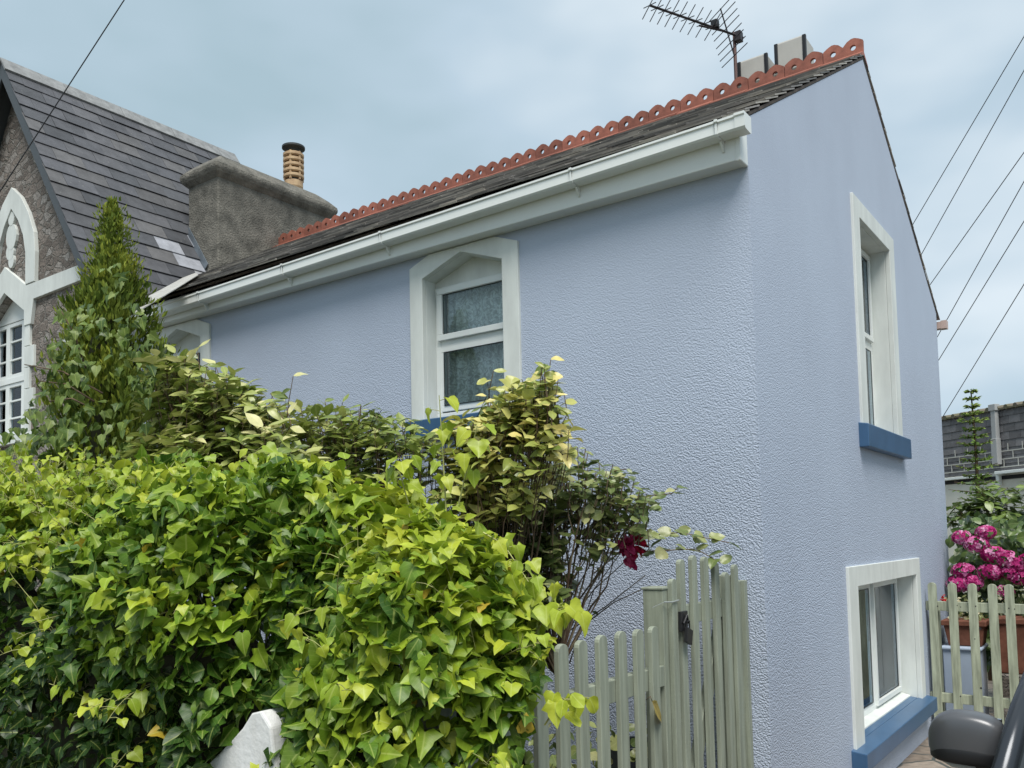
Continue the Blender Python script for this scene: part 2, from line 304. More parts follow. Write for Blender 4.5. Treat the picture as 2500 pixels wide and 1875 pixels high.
# leaves --------------------------------------------------------------
def leaf_template(kind):
    if kind == 'ivy': out = [(0, 0), (.20, -.13), (.44, -.06), (.56, .20), (.44, .44), (.34, .62), (.17, .86), (0, 1.06)]; mid = [0, .3, .62, 1.06]
    elif kind == 'ivylobed': out = [(0, 0), (.28, -.16), (.42, .05), (.66, .22), (.38, .40), (.34, .58), (.16, .88), (0, 1.15)]; mid = [0, .3, .62, 1.15]
    elif kind == 'round': out = [(0, 0), (.24, .06), (.40, .24), (.44, .46), (.36, .68), (.22, .86), (.10, .96), (0, 1.02)]; mid = [0, .32, .68, 1.02]
    elif kind == 'oval': out = [(0, 0), (.12, .10), (.22, .28), (.26, .48), (.22, .68), (.13, .85), (.05, .95), (0, 1.04)]; mid = [0, .32, .68, 1.04]
    else: out = [(0, 0), (.10, .15), (.16, .35), (.17, .5), (.14, .68), (.09, .82), (.04, .92), (0, 1.0)]; mid = [0, .32, .68, 1.0]
    # verts: mid 0..3 ; half-ring (inner) right/left, outer right/left
    V = [(0, m) for m in mid]
    o = out[1:7]; inn = [(x*.52, y*.9+.05*0+.06*1) for x, y in o]
    a = len(V); V += inn; b = len(V); V += o; c = len(V); V += [(-x, y) for x, y in inn]; d = len(V); V += [(-x, y) for x, y in o]
    T = []
    for (i_, o_, fl) in ((a, b, 0), (c, d, 1)):
        t = [(0, o_, i_)]
        for k in range(5): t += [(i_+k, o_+k, o_+k+1), (i_+k, o_+k+1, i_+k+1)]
        t += [(i_+5, o_+5, 3)]
        t += [(0, i_, i_+1), (0, i_+1, 1), (1, i_+1, i_+2), (1, i_+2, i_+3), (1, i_+3, 2), (2, i_+3, i_+4), (2, i_+4, i_+5), (2, i_+5, 3)]
        T += [x if not fl else x[::-1] for x in t]
    return np.array(V, float), np.array(T)
TPL = {k: leaf_template(k) for k in ('ivy', 'ivylobed', 'round', 'oval', 'lance')}
def norm(a): return a/np.maximum(np.linalg.norm(a, axis=-1, keepdims=True), 1e-9)
def leaves_mesh(name, P, T, Nn, S, Ccol, kinds, fold=.25, curl=.35, wave=.06):
    """P origin, T tip dir, Nn upper normal, S size, Ccol colours; kinds list of template names chosen at random"""
    n = len(P); which = nr.integers(0, len(kinds), n)
    allv = []; allf = []; allc = []; alluv = []; off = 0
    T = norm(T); X = norm(np.cross(T, Nn)); Z = np.cross(X, T)
    for w, kd in enumerate(kinds):
        idx = np.where(which == w)[0]
        if len(idx) == 0: continue
        V, F = TPL[kd]; m = len(idx)
        f = (fold*nr.uniform(.2, 1.6, m))[:, None]; c = (curl*nr.uniform(-.3, 1.6, m))[:, None]; tw = nr.normal(0, .18, m)[:, None]
        wa = nr.uniform(0, 6.28, m)[:, None]; asp = nr.uniform(.74, 1.22, m)[:, None]
        x = V[None, :, 0]*asp; y = V[None, :, 1]*np.ones((m, 1))
        z = f*np.abs(x)*1.0-c*y*y*.6-.35*f*x*x*2+tw*x*y+wave*np.sin(wa+7*y+4*x)*np.abs(x)*2
        s = S[idx][:, None, None]
        pts = P[idx][:, None, :]+s*(x[..., None]*X[idx][:, None, :]+y[..., None]*T[idx][:, None, :]+z[..., None]*Z[idx][:, None, :])
        allv.append(pts.reshape(-1, 3)); fa = (F[None]+(np.arange(m)*len(V))[:, None, None]+off).reshape(-1, 3); allf.append(fa)
        off += m*len(V)
        allc.append(np.repeat(Ccol[idx], len(V), axis=0)); alluv.append(np.tile(V, (m, 1)))
    v = np.concatenate(allv); f = np.concatenate(allf); c = np.concatenate(allc); uv = np.concatenate(alluv)
    return npmesh(name, v, f, c, uv)
def npmesh(name, v, f, c=None, uv=None):
    me = bpy.data.meshes.new(name); me.vertices.add(len(v)); me.vertices.foreach_set('co', v.astype(np.float32).ravel())
    k = f.shape[1]; me.loops.add(f.size); me.loops.foreach_set('vertex_index', f.astype(np.int32).ravel())
    me.polygons.add(len(f)); me.polygons.foreach_set('loop_start', np.arange(0, f.size, k, dtype=np.int32)); me.polygons.foreach_set('loop_total', np.full(len(f), k, dtype=np.int32))
    me.update(calc_edges=True)
    if c is not None:
        a = me.color_attributes.new('Col', 'FLOAT_COLOR', 'POINT'); cc = np.concatenate([c, np.ones((len(c), 1))], 1); a.data.foreach_set('color', cc.astype(np.float32).ravel())
    if uv is not None:
        l = me.uv_layers.new(name='UVMap'); l.data.foreach_set('uv', uv[f.ravel()].astype(np.float32).ravel())
    me.polygons.foreach_set('use_smooth', np.ones(len(f), dtype=bool))
    return me
def vnoise(P, s, seed=0):
    """cheap smooth value noise, 0..1"""
    g = np.random.default_rng(seed).random((32, 32, 32)); q = np.asarray(P)*s+100.3; i = np.floor(q).astype(int); f = q-i; f = f*f*(3-2*f); r = 0
    for a in (0, 1):
        for b in (0, 1):
            for c in (0, 1):
                w = (f[:, 0] if a else 1-f[:, 0])*(f[:, 1] if b else 1-f[:, 1])*(f[:, 2] if c else 1-f[:, 2])
                r = r+w*g[(i[:, 0]+a) % 32, (i[:, 1]+b) % 32, (i[:, 2]+c) % 32]
    return r
def mixc(pal, t):
    pal = np.array(pal); t = np.clip(t, 0, .9999)*(len(pal)-1); i = t.astype(int); f = (t-i)[:, None]; return pal[i]*(1-f)+pal[i+1]*f

# ================================================================== SETTING
g = MB(); g.add([(-900, -900, -.03), (900, -900, -.03), (900, 900, -.03), (-900, 900, -.03)], [(0, 1, 2, 3)])
structure(g.build('ground', mat('garden_soil', (.10, .085, .06), .95, vscale=1.5, col2=(.06, .065, .035), bump=.5, bscale=20)))
g = MB(); g.box(0.001, 4.6, -9, 9, -.2, 0.0)
structure(g.build('paving', M_pave))
g = MB(); g.box(-14, -.001, -3.3, .05, -.2, -.004)
structure(g.build('path', mat('garden_path', (.16, .15, .13), .9, vscale=6, var=.3, bump=.4)))

# ================================================================== BLUE HOUSE
YA, HA, YD, HE = 2.722, 5.666, 5.483, 4.092       # ridge, rear eave
SL = (HA-HE)/(YD-YA); XL = -7.75
house = empty('blue_house', (-3.5, 2.7, 0), 'periwinkle blue rendered cottage with white window surrounds and red pierced ridge tiles', 'house')
fm = lambda a, c, z: (a, -c, z)      # front wall map (a along x, c outward, z)
gm = lambda a, c, z: (c, a, z)       # gable wall map
def inset(poly, d):
    n = len(poly); out = []
    for i in range(n):
        p0, p1, p2 = Vector(poly[i-1]), Vector(poly[i]), Vector(poly[(i+1) % n])
        e1 = (p1-p0).normalized(); e2 = (p2-p1).normalized(); n1 = Vector((-e1.y, e1.x)); n2 = Vector((-e2.y, e2.x))
        b = (n1+n2); b = b/max(.2, b.dot(n1)); out.append(tuple(p1+b*d))
    return out
ZS, ZIT, ZIA = 2.65, 3.638, 3.761; XI0, XI1, XO0, XO1 = -2.347, -1.658, -2.464, -1.528; DX = -3.257
def front_in(dx): c = (XI0+XI1)/2+dx; return [(XI0+dx, ZS), (XI1+dx, ZS), (XI1+dx, ZIT), (c, ZIA), (XI0+dx, ZIT)]
up_in = [(2.297, 2.609), (3.27, 2.609), (3.27, 4.195), (2.297, 4.195)]
lo_in = [(1.784, .372), (3.713, .372), (3.713, 1.438), (1.784, 1.438)]
wth = .32
b = MB(fm)
ft = 4.03
b.prism([[(-6.9, -.1), (0, -.1), (0, ft), (-6.9, ft)]]+[inset(front_in(d), -.012) for d in (0, DX)], lambda p, q, t: (p, t, q), -wth)
b.build('wall', M_wall, house)
b = MB(gm)
gz = lambda y: HA-.036-SL*abs(y-YA)
b.prism([[(.0015, -.1), (5.42, -.1), (5.42, gz(5.42)), (YA, gz(YA)), (.0015, gz(0))], inset(up_in, -.012), inset(lo_in, -.012)], lambda p, q, t: (p, t+.0008, q), -wth)
b.build('wall', M_wall, house)
b = MB(); b.box(-6.9, -.33, 5.1, 5.42, -.1, 4.05); b.box(-6.9, -6.6, .33, 5.09, -.1, 4.2)
b.build('wall', M_wall, house)
b = MB(); b.box(-6.58, -.34, .34, 5.08, 2.32, 2.42)     # upper floor
b.box(-2.9, -2.84, .34, 5.08, 2.43, 4.3)
b.build('floor', M_dark, house)

def window(mp, inner, outer, kind, depth, label, sill, panes, curt=True, zcut=None):
    """kind: list of sash rectangles (a0,a1,z0,z1); sill: (a0,a1,z0,z1,proj)"""
    w = empty('window', (0, 0, 0), label, 'x'); del w['category']; w.parent = house
    # a holder for the window; the surround is its visible body
    b = MB(mp)
    b.prism([outer, inner], lambda p, q, t: (p, .02+t, q), -.04)
    ri = inset(inner, .0); ro = inset(inner, -.010)
    b.prism([ro, ri], lambda p, q, t: (p, -.0205+t, q), -depth+.0)
    s = b.build('surround', M_white, None, bevel=.004); s.parent = w; s.location = -house.location
    def sub(o): o.parent = w; o.location = -house.location; return o
    # head infill / backing above frame
    a0 = min(p[0] for p in inner); a1 = max(p[0] for p in inner)
    f0, f1, fz0, fz1 = kind
    b = MB(mp)
    pk = [q for q in inner if q[1] > fz1+.001]
    if pk:
        poly = [(a0-.005, fz1-.001), (a1+.005, fz1-.001)]+[q for q in inner[2:]]
        b.prism([poly], lambda p, q, t: (p, -depth+.02+t, q), -.03)
        sub(b.build('head_panel', M_white, None))
    b = MB(mp); fr = .045
    # outer frame
    c0, c1 = -depth-.03, -depth+.03
    b.box(f0, f1, c0, c1, fz0, fz0+fr); b.box(f0, f1, c0, c1, fz1-fr, fz1)
    b.box(f0, f0+fr, c0+.001, c1-.001, fz0+fr, fz1-fr); b.box(f1-fr, f1, c0+.001, c1-.001, fz0+fr, fz1-fr)
    gl = MB(mp)
    for (p0, p1, q0, q1, proud) in panes:   # sash + glass
        sf = .042; e0, e1 = c1-.012, c1+proud
        b.box(p0, p1, e0, e1, q0, q0+sf); b.box(p0, p1, e0, e1, q1-sf, q1)
        b.box(p0, p0+sf, e0+.0015, e1-.0015, q0+sf, q1-sf); b.box(p1-sf, p1, e0+.0015, e1-.0015, q0+sf, q1-sf)
        gb = MB(mp)
        gb.box(p0+sf-.004, p1-sf+.004, c1-.006, c1-.001, q0+sf-.004, q1-sf+.004)
        sub(gb.build('pane', M_glass, None))
        g2 = MB(mp)    # black rubber gasket round the glass
        for (x0, x1, z0, z1) in ((p0+sf-.001, p1-sf+.001, q1-sf-.005, q1-sf+.001), (p0+sf-.001, p0+sf+.004, q0+sf, q1-sf-.006), (p1-sf-.004, p1-sf+.001, q0+sf, q1-sf-.006), (p0+sf-.001, p1-sf+.001, q0+sf-.001, q0+sf+.004)):
            g2.box(x0, x1, c1, c1+.004, z0, z1)
        sub(g2.build('gasket', M_black, None))
    # mullions between sashes
    rows = sorted(set([round(p[2], 4) for p in panes]+[round(p[3], 4) for p in panes]))
    if len(rows) == 4: b.box(f0+fr, f1-fr, c0+.002, c1-.002, rows[1]-.004, rows[2]+.004)
    colsx = sorted(set([round(p[0], 4) for p in panes]+[round(p[1], 4) for p in panes]))
    if len(colsx) == 4: b.box(colsx[1]-.004, colsx[2]+.004, c0+.002, c1-.002, fz0+fr, fz1-fr)
    sub(b.build('frame', M_upvc, None, bevel=.005))
    # net curtain, folded
    def cloth(x0, x1, z0, z1, c, amp, waves, m, nm='curtain'):
        n = int((x1-x0)*160); vs = []; fs = []
        for i in range(n+1):
            x = x0+(x1-x0)*i/n; ph = waves*2*math.pi*(x-x0)/(x1-x0)
            d = amp*math.sin(ph+.9*math.sin(ph*.37))
            for j in range(9):
                z = z0+(z1-z0)*j/8; k = 1-.35*j/8; vs.append((x, c+d*k, z))
        for i in range(n):
            for j in range(8): fs.append((i*9+j, (i+1)*9+j, (i+1)*9+j+1, i*9+j+1))
        q = MB(mp); q.add(vs, fs); me = q.mesh(nm, recalc=False); sub(link(nm, me, m, None, True))
    wd = f1-f0
    if curt == 'net':
        cloth(f0+.02, f1-.02, fz0+.02, fz1-.02, -depth-.075, .02, 8, M_lace)
        cloth(f0+.02, f0+wd*.22, fz0+.02, fz1-.02, -depth-.12, .02, 5, mat('grey_curtain', (.40, .42, .42), .9), 'side_curtain')
        cloth(f1-wd*.16, f1-.02, fz0+.02, fz1-.02, -depth-.12, .02, 4, mat('grey_curtain', (.40, .42, .42), .9), 'side_curtain')
    else:
        cloth(f0+.02, f0+wd*.42, fz0+.06, fz1-.02, -depth-.075, .015, 9, M_curtw)
        cloth(f0+wd*.52, f1-.05, fz0+.06, fz1-.02, -depth-.075, .015, 9, M_curtw)
    # painted sill
    s0, s1, z0, z1, pr = sill; b = MB(mp)
    b.hexa([(s0, -.02, z0), (s1, -.02, z0), (s1, pr, z0), (s0, pr, z0)], [(s0, -.02, z1+.010), (s1, -.02, z1+.010), (s1, pr, z1-.006), (s0, pr, z1-.006)])
    b.hexa([(a0, -depth, z0+.05), (a1, -depth, z0+.05), (a1, -.0205, z0+.05), (a0, -.0205, z0+.05)], [(a0, -depth, z1+.03), (a1, -depth, z1+.03), (a1, -.0205, z1+.010), (a0, -.0205, z1+.010)])
    sub(b.build('sill', M_blue, None, bevel=.006))
    return w
DEP = .15
for d, lab in ((0, 'nearer gable-headed front window with lace curtains'), (DX, 'farther gable-headed front window half hidden by the shrubs')):
    top = 3.80; c = (XI0+XI1)/2+d; rise = (3.86-3.731)
    k = (top-3.731)/(3.905-3.731)
    outer = [(XO0+d, ZS-.03), (XO1+d, ZS-.03), (XO1+d, 3.731), (XO1+d+(c-XO1-d)*k, top), (XO0+d+(c-XO0-d)*k, top), (XO0+d, 3.731)]
    f0, f1, z0, z1 = XI0+d, XI1+d, ZS+.01, 3.60
    window(fm, front_in(d), outer, (f0, f1, z0, z1), DEP, lab, (XO0+d-.01, XO1+d+.01, 2.52, 2.65, .075),
           [(f0+.03, f1-.03, 3.215, 3.585, .022), (f0+.03, f1-.03, 2.715, 3.176, -.002)], 'net')
o4 = [(2.121, 2.56), (3.444, 2.56), (3.444, 4.336), (2.121, 4.336)]
window(gm, up_in, [(2.121, 2.57), (3.444, 2.57), (3.444, 4.336), (2.121, 4.336)], (2.297, 3.27, 2.62, 4.195), .185, 'tall upper window in the side gable',
       (2.064, 3.50, 2.43, 2.605, .07), [(2.33, 3.24, 3.42, 4.165, .022), (2.33, 3.24, 2.65, 3.385, -.002)], 'net')
window(gm, lo_in, [(1.559, .335), (3.867, .335), (3.867, 1.58), (1.559, 1.58)], (1.784, 3.713, .405, 1.438), .185, 'wide lower window in the side gable with two casements',
       (1.50, 3.90, .245, .368, .10), [(1.815, 2.80, .435, 1.41, -.002), (2.835, 3.68, .435, 1.41, .022)], 'cloth')
b = MB(gm); b.hexa([(1.79, -.155, .375), (3.707, -.155, .375), (3.707, -.075, .375), (1.79, -.075, .375)], [(1.79, -.155, .415), (3.707, -.155, .415), (3.707, -.075, .396), (1.79, -.075, .396)]); b.build('inner_sill', M_white, house, bevel=.004)

# slate roofs -----------------------------------------------------------------
def slates(org, along, up, length, slope, course, width, pal, seed, keep=None, th=.008, special=()):
    rg = random.Random(seed); along = Vector(along).normalized(); up = Vector(up).normalized(); nn = along.cross(up).normalized()
    if nn.z < 0: nn = -nn
    V = []; F = []; C = []
    rows = int(slope/course)+1
    for r in range(rows):
        s0 = r*course-.03; s1 = min(slope, s0+course*1.35); off = (r % 2)*width*.5+rg.uniform(-.01, .01); x = -off
        sag = lambda x: 0.0
        while x < length:
            w = width*rg.uniform(.93, 1.07); a0 = max(0, x+.002); a1 = min(length, x+w-.002); x += w
            if a1-a0 < .004: continue
            cx = Vector(org)+along*(a0+a1)/2+up*(s0+course/2)
            if keep and not keep(cx): continue
            lift = .018+rg.uniform(0, .008); dz = rg.uniform(-.006, .006); col = list(pal[rg.randrange(len(pal))]); v_ = rg.uniform(.8, 1.2); col = [c*v_ for c in col]
            for (sa, sr, sc) in special:
                if a0 <= sa < a1+.004 and sr == r: col = list(sc)
            n = len(V); t0, t1 = lift, .002
            ds = rg.uniform(-.006, .006)
            for (a, s, h) in ((a0, s0+ds, t0), (a1, s0+dz+ds, t0), (a1, s1, t1), (a0, s1, t1)):
                p = Vector(org)+along*a+up*s+nn*h; V.append(tuple(p)); C.append(col)
            for (a, s, h) in ((a0, s0+ds, t0-th), (a1, s0+dz+ds, t0-th), (a1, s1, t1-th), (a0, s1, t1-th)):
                p = Vector(org)+along*a+up*s+nn*h; V.append(tuple(p)); C.append([c*1.25 for c in col])
            F += [(n, n+1, n+2, n+3), (n+7, n+6, n+5, n+4), (n, n+4, n+5, n+1), (n+1, n+5, n+6, n+2), (n+2, n+6, n+7, n+3), (n+3, n+7, n+4, n)]
    me = npmesh('slates', np.array(V), np.array(F), np.array(C)); me.polygons.foreach_set('use_smooth', np.zeros(len(F), dtype=bool))
    return me
palA = [(.17, .16, .15), (.23, .215, .20), (.12, .115, .11), (.30, .28, .25)]
upf = Vector((0, YA+.17, HA-(HA-SL*(YA+.17)))).normalized()
zf = HA-SL*(YA+.17)
slen = math.hypot(YA+.17, HA-zf)
roof = link('roof', slates((XL-.1, -.17, zf), (1, 0, 0), upf, -XL+.1+.010, slen, .19, .26, palA, 3, keep=lambda p: p.x > -6.93 or p.z > 5.1-1.5*(p.x+7.4)-.15, th=.009), M_slateA, house)
upb = Vector((0, -1, SL)).normalized(); zb = HA-SL*(YD+.06-YA)
link('roof', slates((XL-.1, YD+.06, zb), (1, 0, 0), upb, -XL+.1+.010, math.hypot(YD+.06-YA, HA-zb), .19, .26, palA, 4, th=.009), M_slateA, house)
# roof underlay boards
b = MB(); y0 = -.12
b.add([(-6.95, y0, HA-SL*(YA-y0)-.012), (.004, y0, HA-SL*(YA-y0)-.012), (.004, YA, HA-.012), (-6.95, YA, HA-.012), (.004, YD, HE-.012), (-6.95, YD, HE-.012),
       (-6.95, y0, HA-SL*(YA-y0)-.032), (.004, y0, HA-SL*(YA-y0)-.032), (.004, YA, HA-.032), (-6.95, YA, HA-.032), (.004, YD, HE-.032), (-6.95, YD, HE-.032)],
      [(0, 1, 2, 3), (3, 2, 4, 5), (7, 6, 9, 8), (8, 9, 11, 10), (0, 6, 7, 1), (1, 7, 8, 2), (2, 8, 10, 4), (4, 10, 11, 5), (5, 11, 9, 3), (3, 9, 6, 0)])
b.build('roof_boards', mat('verge_mortar', (.085, .07, .062), .9, var=.4, vscale=15), house)
# ridge tiles: two pierced lobes each, on an angled saddle
TL = .318
def ridge_tile_mesh():
    b = MB(); n = 10
    for l in range(2):
        cx = -TL/2+TL/4+l*TL/2; hw = TL/4-.0015*(1)
        # lobe outline clockwise from bottom-left (x,z) relative to ridge height
        z0, zs_, zp = .012, .085, .155
        L0 = cx-hw if l == 0 else cx-TL/4; L1 = cx+TL/4 if l == 0 else cx+hw
        o = [(L0, z0), (L1, z0), (L1, .105 if l == 0 else .118), (cx+.045, .140), (cx+.012, zp), (cx-.012, zp), (cx-.045, .140), (L0, .118 if l == 0 else .105)]
        h = [(cx+.0235*math.cos(-2*math.pi*k/14), .077+.0235*math.sin(-2*math.pi*k/14)) for k in range(14)]
        b.prism([o, h], lambda p, q, t: (p, -.014+t, q), .028)
    # saddle wings
    for sgn in (-1, 1):
        w = .125; y1 = sgn*w; z1 = -w*SL; t = .016
        b.hexa([(-TL/2+.001, 0, -.004), (TL/2-.001, 0, -.004), (TL/2-.001, y1, z1-.0+.008), (-TL/2+.001, y1, z1+.008)],
               [(-TL/2+.001, 0, .03), (TL/2-.001, 0, .03), (TL/2-.001, y1, z1+.008+t), (-TL/2+.001, y1, z1+.008+t)])
    return b.mesh('ridge_tile')
rtm = ridge_tile_mesh(); rtm.materials.append(M_terra)
x = .012-TL/2; k = 0
while x > -7.2:
    o = bpy.data.objects.new('ridge_tile', rtm); COL.objects.link(o); o.parent = roof
    o.location = Vector((x, YA, HA+.004+rnd.uniform(-.004, .004))) - Vector((0, 0, 0))
    o.rotation_euler = (rnd.uniform(-.02, .02), rnd.uniform(-.006, .006), rnd.uniform(-.01, .01))
    md = None
    x -= TL+.002; k += 1
# roof object sits at -house.location; its children use world numbers directly because the two offsets cancel
# fascia + soffit
b = MB(fm)
b.box(-6.9, -.0, .0, .112, 3.805, 4.0)
fo = b.build('fascia', M_upvc, house, bevel=.005)
b = MB(fm); b.box(-.028, .002, .003, .116, 3.80, 3.985); b.build('fascia', M_upvc, house, bevel=.006)
# gutter: square ogee channel, falls slightly to the far end
def gz_(x): return .0143*(x)   # fall
gp = [(.114, -.004), (.114, -.076), (.124, -.082), (.196, -.078), (.205, -.068), (.205, -.016), (.213, -.010), (.213, .002), (.199, .002), (.198, -.062), (.19, -.071), (.128, -.074), (.119, -.068), (.119, -.004)]
def gutter(mp, x0, x1, name, zt, fall=True, mt=M_upvc):
    b = MB(mp); n = len(gp)
    vs = [(x, c, zt+z+(gz_(x) if fall else 0)) for x in (x0, x1) for c, z in gp]
    fs = [(i, (i+1) % n, (i+1) % n+n, i+n) for i in range(n)]+[tuple(range(n))[::-1], tuple(range(n, 2*n))]
    b.add(vs, fs)
    # end cap
    cp = [(.113, .005), (.113, -.080), (.123, -.086), (.199, -.082), (.209, -.071), (.211, -.014), (.217, -.008), (.217, .005)]
    m = len(cp)
    vs = [(x, c, zt+z+(gz_(x1) if fall else 0)) for x in (x1-.05, x1+.006) for c, z in cp]
    b.add(vs, [(i, (i+1) % m, (i+1) % m+m, i+m) for i in range(m)]+[tuple(range(m))[::-1], tuple(range(m, 2*m))])
    return b.build(name, mt, house)
ZG = 4.005
gut = gutter(fm, -6.9, .06, 'gutter', ZG)
def bracket(x):
    b = MB(fm); z = ZG+gz_(x)
    cp = [(.112, .0), (.112, -.098), (.124, -.098), (.14, -.087), (.198, -.084), (.210, -.072), (.211, -.014), (.219, -.008), (.219, .006), (.208, .006), (.206, -.068), (.196, -.079), (.128, -.083), (.117, -.075), (.117, 0)]
    n = len(cp); vs = [(xx, c, z+q) for xx in (x-.009, x+.009) for c, q in cp]
    b.add(vs, [(i, (i+1) % n, (i+1) % n+n, i+n) for i in range(n)]+[tuple(range(n))[::-1], tuple(range(n, 2*n))])
    b.hexa([(x-.006, .112, z-.14), (x+.006, .112, z-.14), (x+.006, .120, z-.14), (x-.006, .120, z-.14)], [(x-.007, .112, z-.099), (x+.007, .112, z-.099), (x+.007, .155, z-.090), (x-.007, .155, z-.090)])
    o = b.build('gutter_bracket', M_upvc, None, bevel=.002); o.parent = gut; o.location = (0, 0, 0)
for px, py in ((1750, 330), (1395, 430), (930, 580), (690, 655), (485, 730)): bracket(onY(px, py, -.2).x)
gutter(lambda a, c, z: (a, 5.42+c, z), XL+.8, .07, 'gutter', 4.03, False, mat('pinkish_gutter', (.5, .38, .34), .5))
# chimney of the house (left party wall)
CX0, CX1, CY0, CY1 = -7.80, -7.20, 1.80, 3.60
b = MB(); b.box(CX0, CX1, CY0, CY1, 4.6, 6.36)
ch = b.build('chimney', M_cement, house, bevel=.015)
def frust(b, x0, x1, y0, y1, z0, g0, z1, g1):
    b.hexa([(x0-g0, y0-g0, z0), (x1+g0, y0-g0, z0), (x1+g0, y1+g0, z0), (x0-g0, y1+g0, z0)], [(x0-g1, y0-g1, z1), (x1+g1, y0-g1, z1), (x1+g1, y1+g1, z1), (x0-g1, y1+g1, z1)])
b = MB()
ring = [(0, 6.28), (.06, 6.34), (.085, 6.39), (.075, 6.44), (0, 6.52), (-.12, 6.62), (-.22, 6.66)]
vs = []; fs = []
for gk, z in ring: vs += [(CX0-gk, CY0-gk, z), (CX1+gk, CY0-gk, z), (CX1+gk, CY1+gk, z), (CX0-gk, CY1+gk, z)]
for i in range(len(ring)-1):
    for j in range(4): fs.append((i*4+j, i*4+(j+1) % 4, i*4+4+(j+1) % 4, i*4+4+j))
fs.append((len(ring)*4-4, len(ring)*4-3, len(ring)*4-2, len(ring)*4-1)); fs.append((3, 2, 1, 0)); b.add(vs, fs)
cap = b.build('chimney_cap', M_cement, None, bevel=.02, seg=3); cap.parent = ch; cap.location = (0, 0, 0)
b = MB(); px_, py_ = -7.5, 3.22
b.lathe([(.10, 6.6), (.125, 6.68), (.125, 6.76)], px_, py_)
pr = [(.118, 6.76), (.118, 6.80)]
for i in range(5): z = 6.80+i*.075; b.lathe([(.125, z), (.14, z+.012), (.14, z+.042), (.125, z+.052)], px_, py_)
for k in range(6): a = k*math.pi/3; b.box(px_+.12*math.cos(a)-.012, px_+.12*math.cos(a)+.012, py_+.12*math.sin(a)-.012, py_+.12*math.sin(a)+.012, 6.77, 7.16)
pot = b.build('chimney_pot', M_buff, None); pot.parent = ch; pot.location = (0, 0, 0)
b = MB(); b.lathe([(.09, 6.77), (.09, 7.17)], px_, py_); b.lathe([(.08, 7.17), (.10, 7.20), (.155, 7.225), (.155, 7.25), (.10, 7.27), (.02, 7.28)], px_, py_)
pc = b.build('pot_cowl', mat('sooty_metal', (.05, .055, .055), .6, metal=.3), None); pc.parent = ch; pc.location = (0, 0, 0)
# two square terminals on the rear stack
b = MB(); b.box(-1.4, -.62, 3.35, 3.85, 4.9, 6.10); st = b.build('chimney', M_cement, house, bevel=.015)
for (x0, x1, zt) in ((-1.33, -1.03, 6.42), (-.965, -.665, 6.47)):
    b = MB(); b.box(x0+.012, x1-.012, 3.502, 3.798, 6.1, zt)
    o = b.build('chimney_pot', mat('pale_grey_terminal', (.44, .43, .40), .5, .4, var=.08), None, bevel=.02); o.parent = st; o.location = (0, 0, 0)
    for (ax, ay) in ((x0, 3.495), (x1-.035, 3.495)):
        b = MB(); b.box(ax, ax+.035, ay, ay+.03, 6.1, zt-.006); o2 = b.build('corner_strip', M_black, None, bevel=.006); o2.parent = st; o2.location = (0, 0, 0)
# lead flashings by the chimney and the valley
def strip(pts_a, pts_b, name, m, lift):
    b = MB(); n = len(pts_a); vs = [tuple(p) for p in pts_a]+[tuple(p) for p in pts_b]
    vs += [tuple(Vector(p)+Vector(lift)) for p in pts_a]+[tuple(Vector(p)+Vector(lift)) for p in pts_b]
    fs = []
    for i in range(n-1): fs += [(i, i+1, n+i+1, n+i), (2*n+i, 3*n+i, 3*n+i+1, 2*n+i+1), (i, 2*n+i, 2*n+i+1, i+1), (n+i, n+i+1, 3*n+i+1, 3*n+i)]
    fs += [(0, n, 3*n, 2*n), (n-1, 3*n-1, 4*n-1, 2*n-1)]
    b.add(vs, fs); return b.build(name, m, house)
nb = Vector((0, -SL, 1)).normalized()
def onroof(px, py, h=.03):
    v = ray(px, py); n = Vector((0, -SL, 1)); c = HA+h-SL*YA; t = (c-n.dot(CAM))/n.dot(v); return CAM+v*t
strip([onroof(330, 766, .05), onroof(420, 712, .05), onroof(484, 672, .05)], [onroof(330, 742, .05), onroof(405, 702, .05), onroof(474, 664, .05)], 'valley_flashing', M_zinc, nb*.006)
b = MB(); y_ = CY0-.012
P = [onY(498, 664, y_), onY(509, 645, y_), onY(478, 585, y_), onY(462, 555, y_), onY(462, 590, y_), onY(470, 610, y_)]
b.add([tuple(p) for p in P]+[tuple(p-Vector((0, .012, 0))) for p in P], [(0, 1, 2, 3, 4, 5), (11, 10, 9, 8, 7, 6)]+[(i, (i+1) % 6, (i+1) % 6+6, i+6) for i in range(6)])
b.build('lead_flashing', M_lead, house)

# ================================================================== TV AERIAL
A0 = onY(1787, 215, 3.3); A1 = onY(1793, 92, 3.3)
aer = empty('tv_aerial', (A1.x, 3.3, 5.3), 'rooftop television aerial on a thin brown mast behind the ridge', 'aerial')
b = MB(); b.tube([(A1.x, 3.3, 5.2), (A1.x, 3.3, A1.z+.05)], .017, n=8); b.build('mast', mat('rusty_mast', (.10, .055, .05), .6, metal=.3, var=.3, vscale=20), aer, smooth=True)
B0 = Vector((A1.x+.04, 3.3, A1.z)); B1 = onY(1586, 13, 2.55)
bd = (B1-B0).normalized(); side = bd.cross(Vector((0, 0, 1))).normalized(); upv = side.cross(bd)
b = MB(); b.tube([B0-bd*.05, B0+(B1-B0)*.5, B1], .011, n=6); b.tube([B0+(B1-B0)*.15, B0+(B1-B0)*.45-upv*.03], .008, n=6)
b.box(B0.x-.03, B0.x+.03, 3.27, 3.34, A1.z-.05, A1.z+.04)
b.build('boom', M_metal, aer)
LB = (B1-B0).length
b = MB()
for i in range(9):
    p = B0+bd*(LB*(.30+.70*(i/8)**.93)); hw = .145
    for s1, s2 in ((1, 1), (1, -1)):
        d = (side*s1*1.0+upv*s2*.42).normalized(); b.tube([p-d*hw, p+d*hw], .0045, n=5)
b.build('director', M_metal, aer)
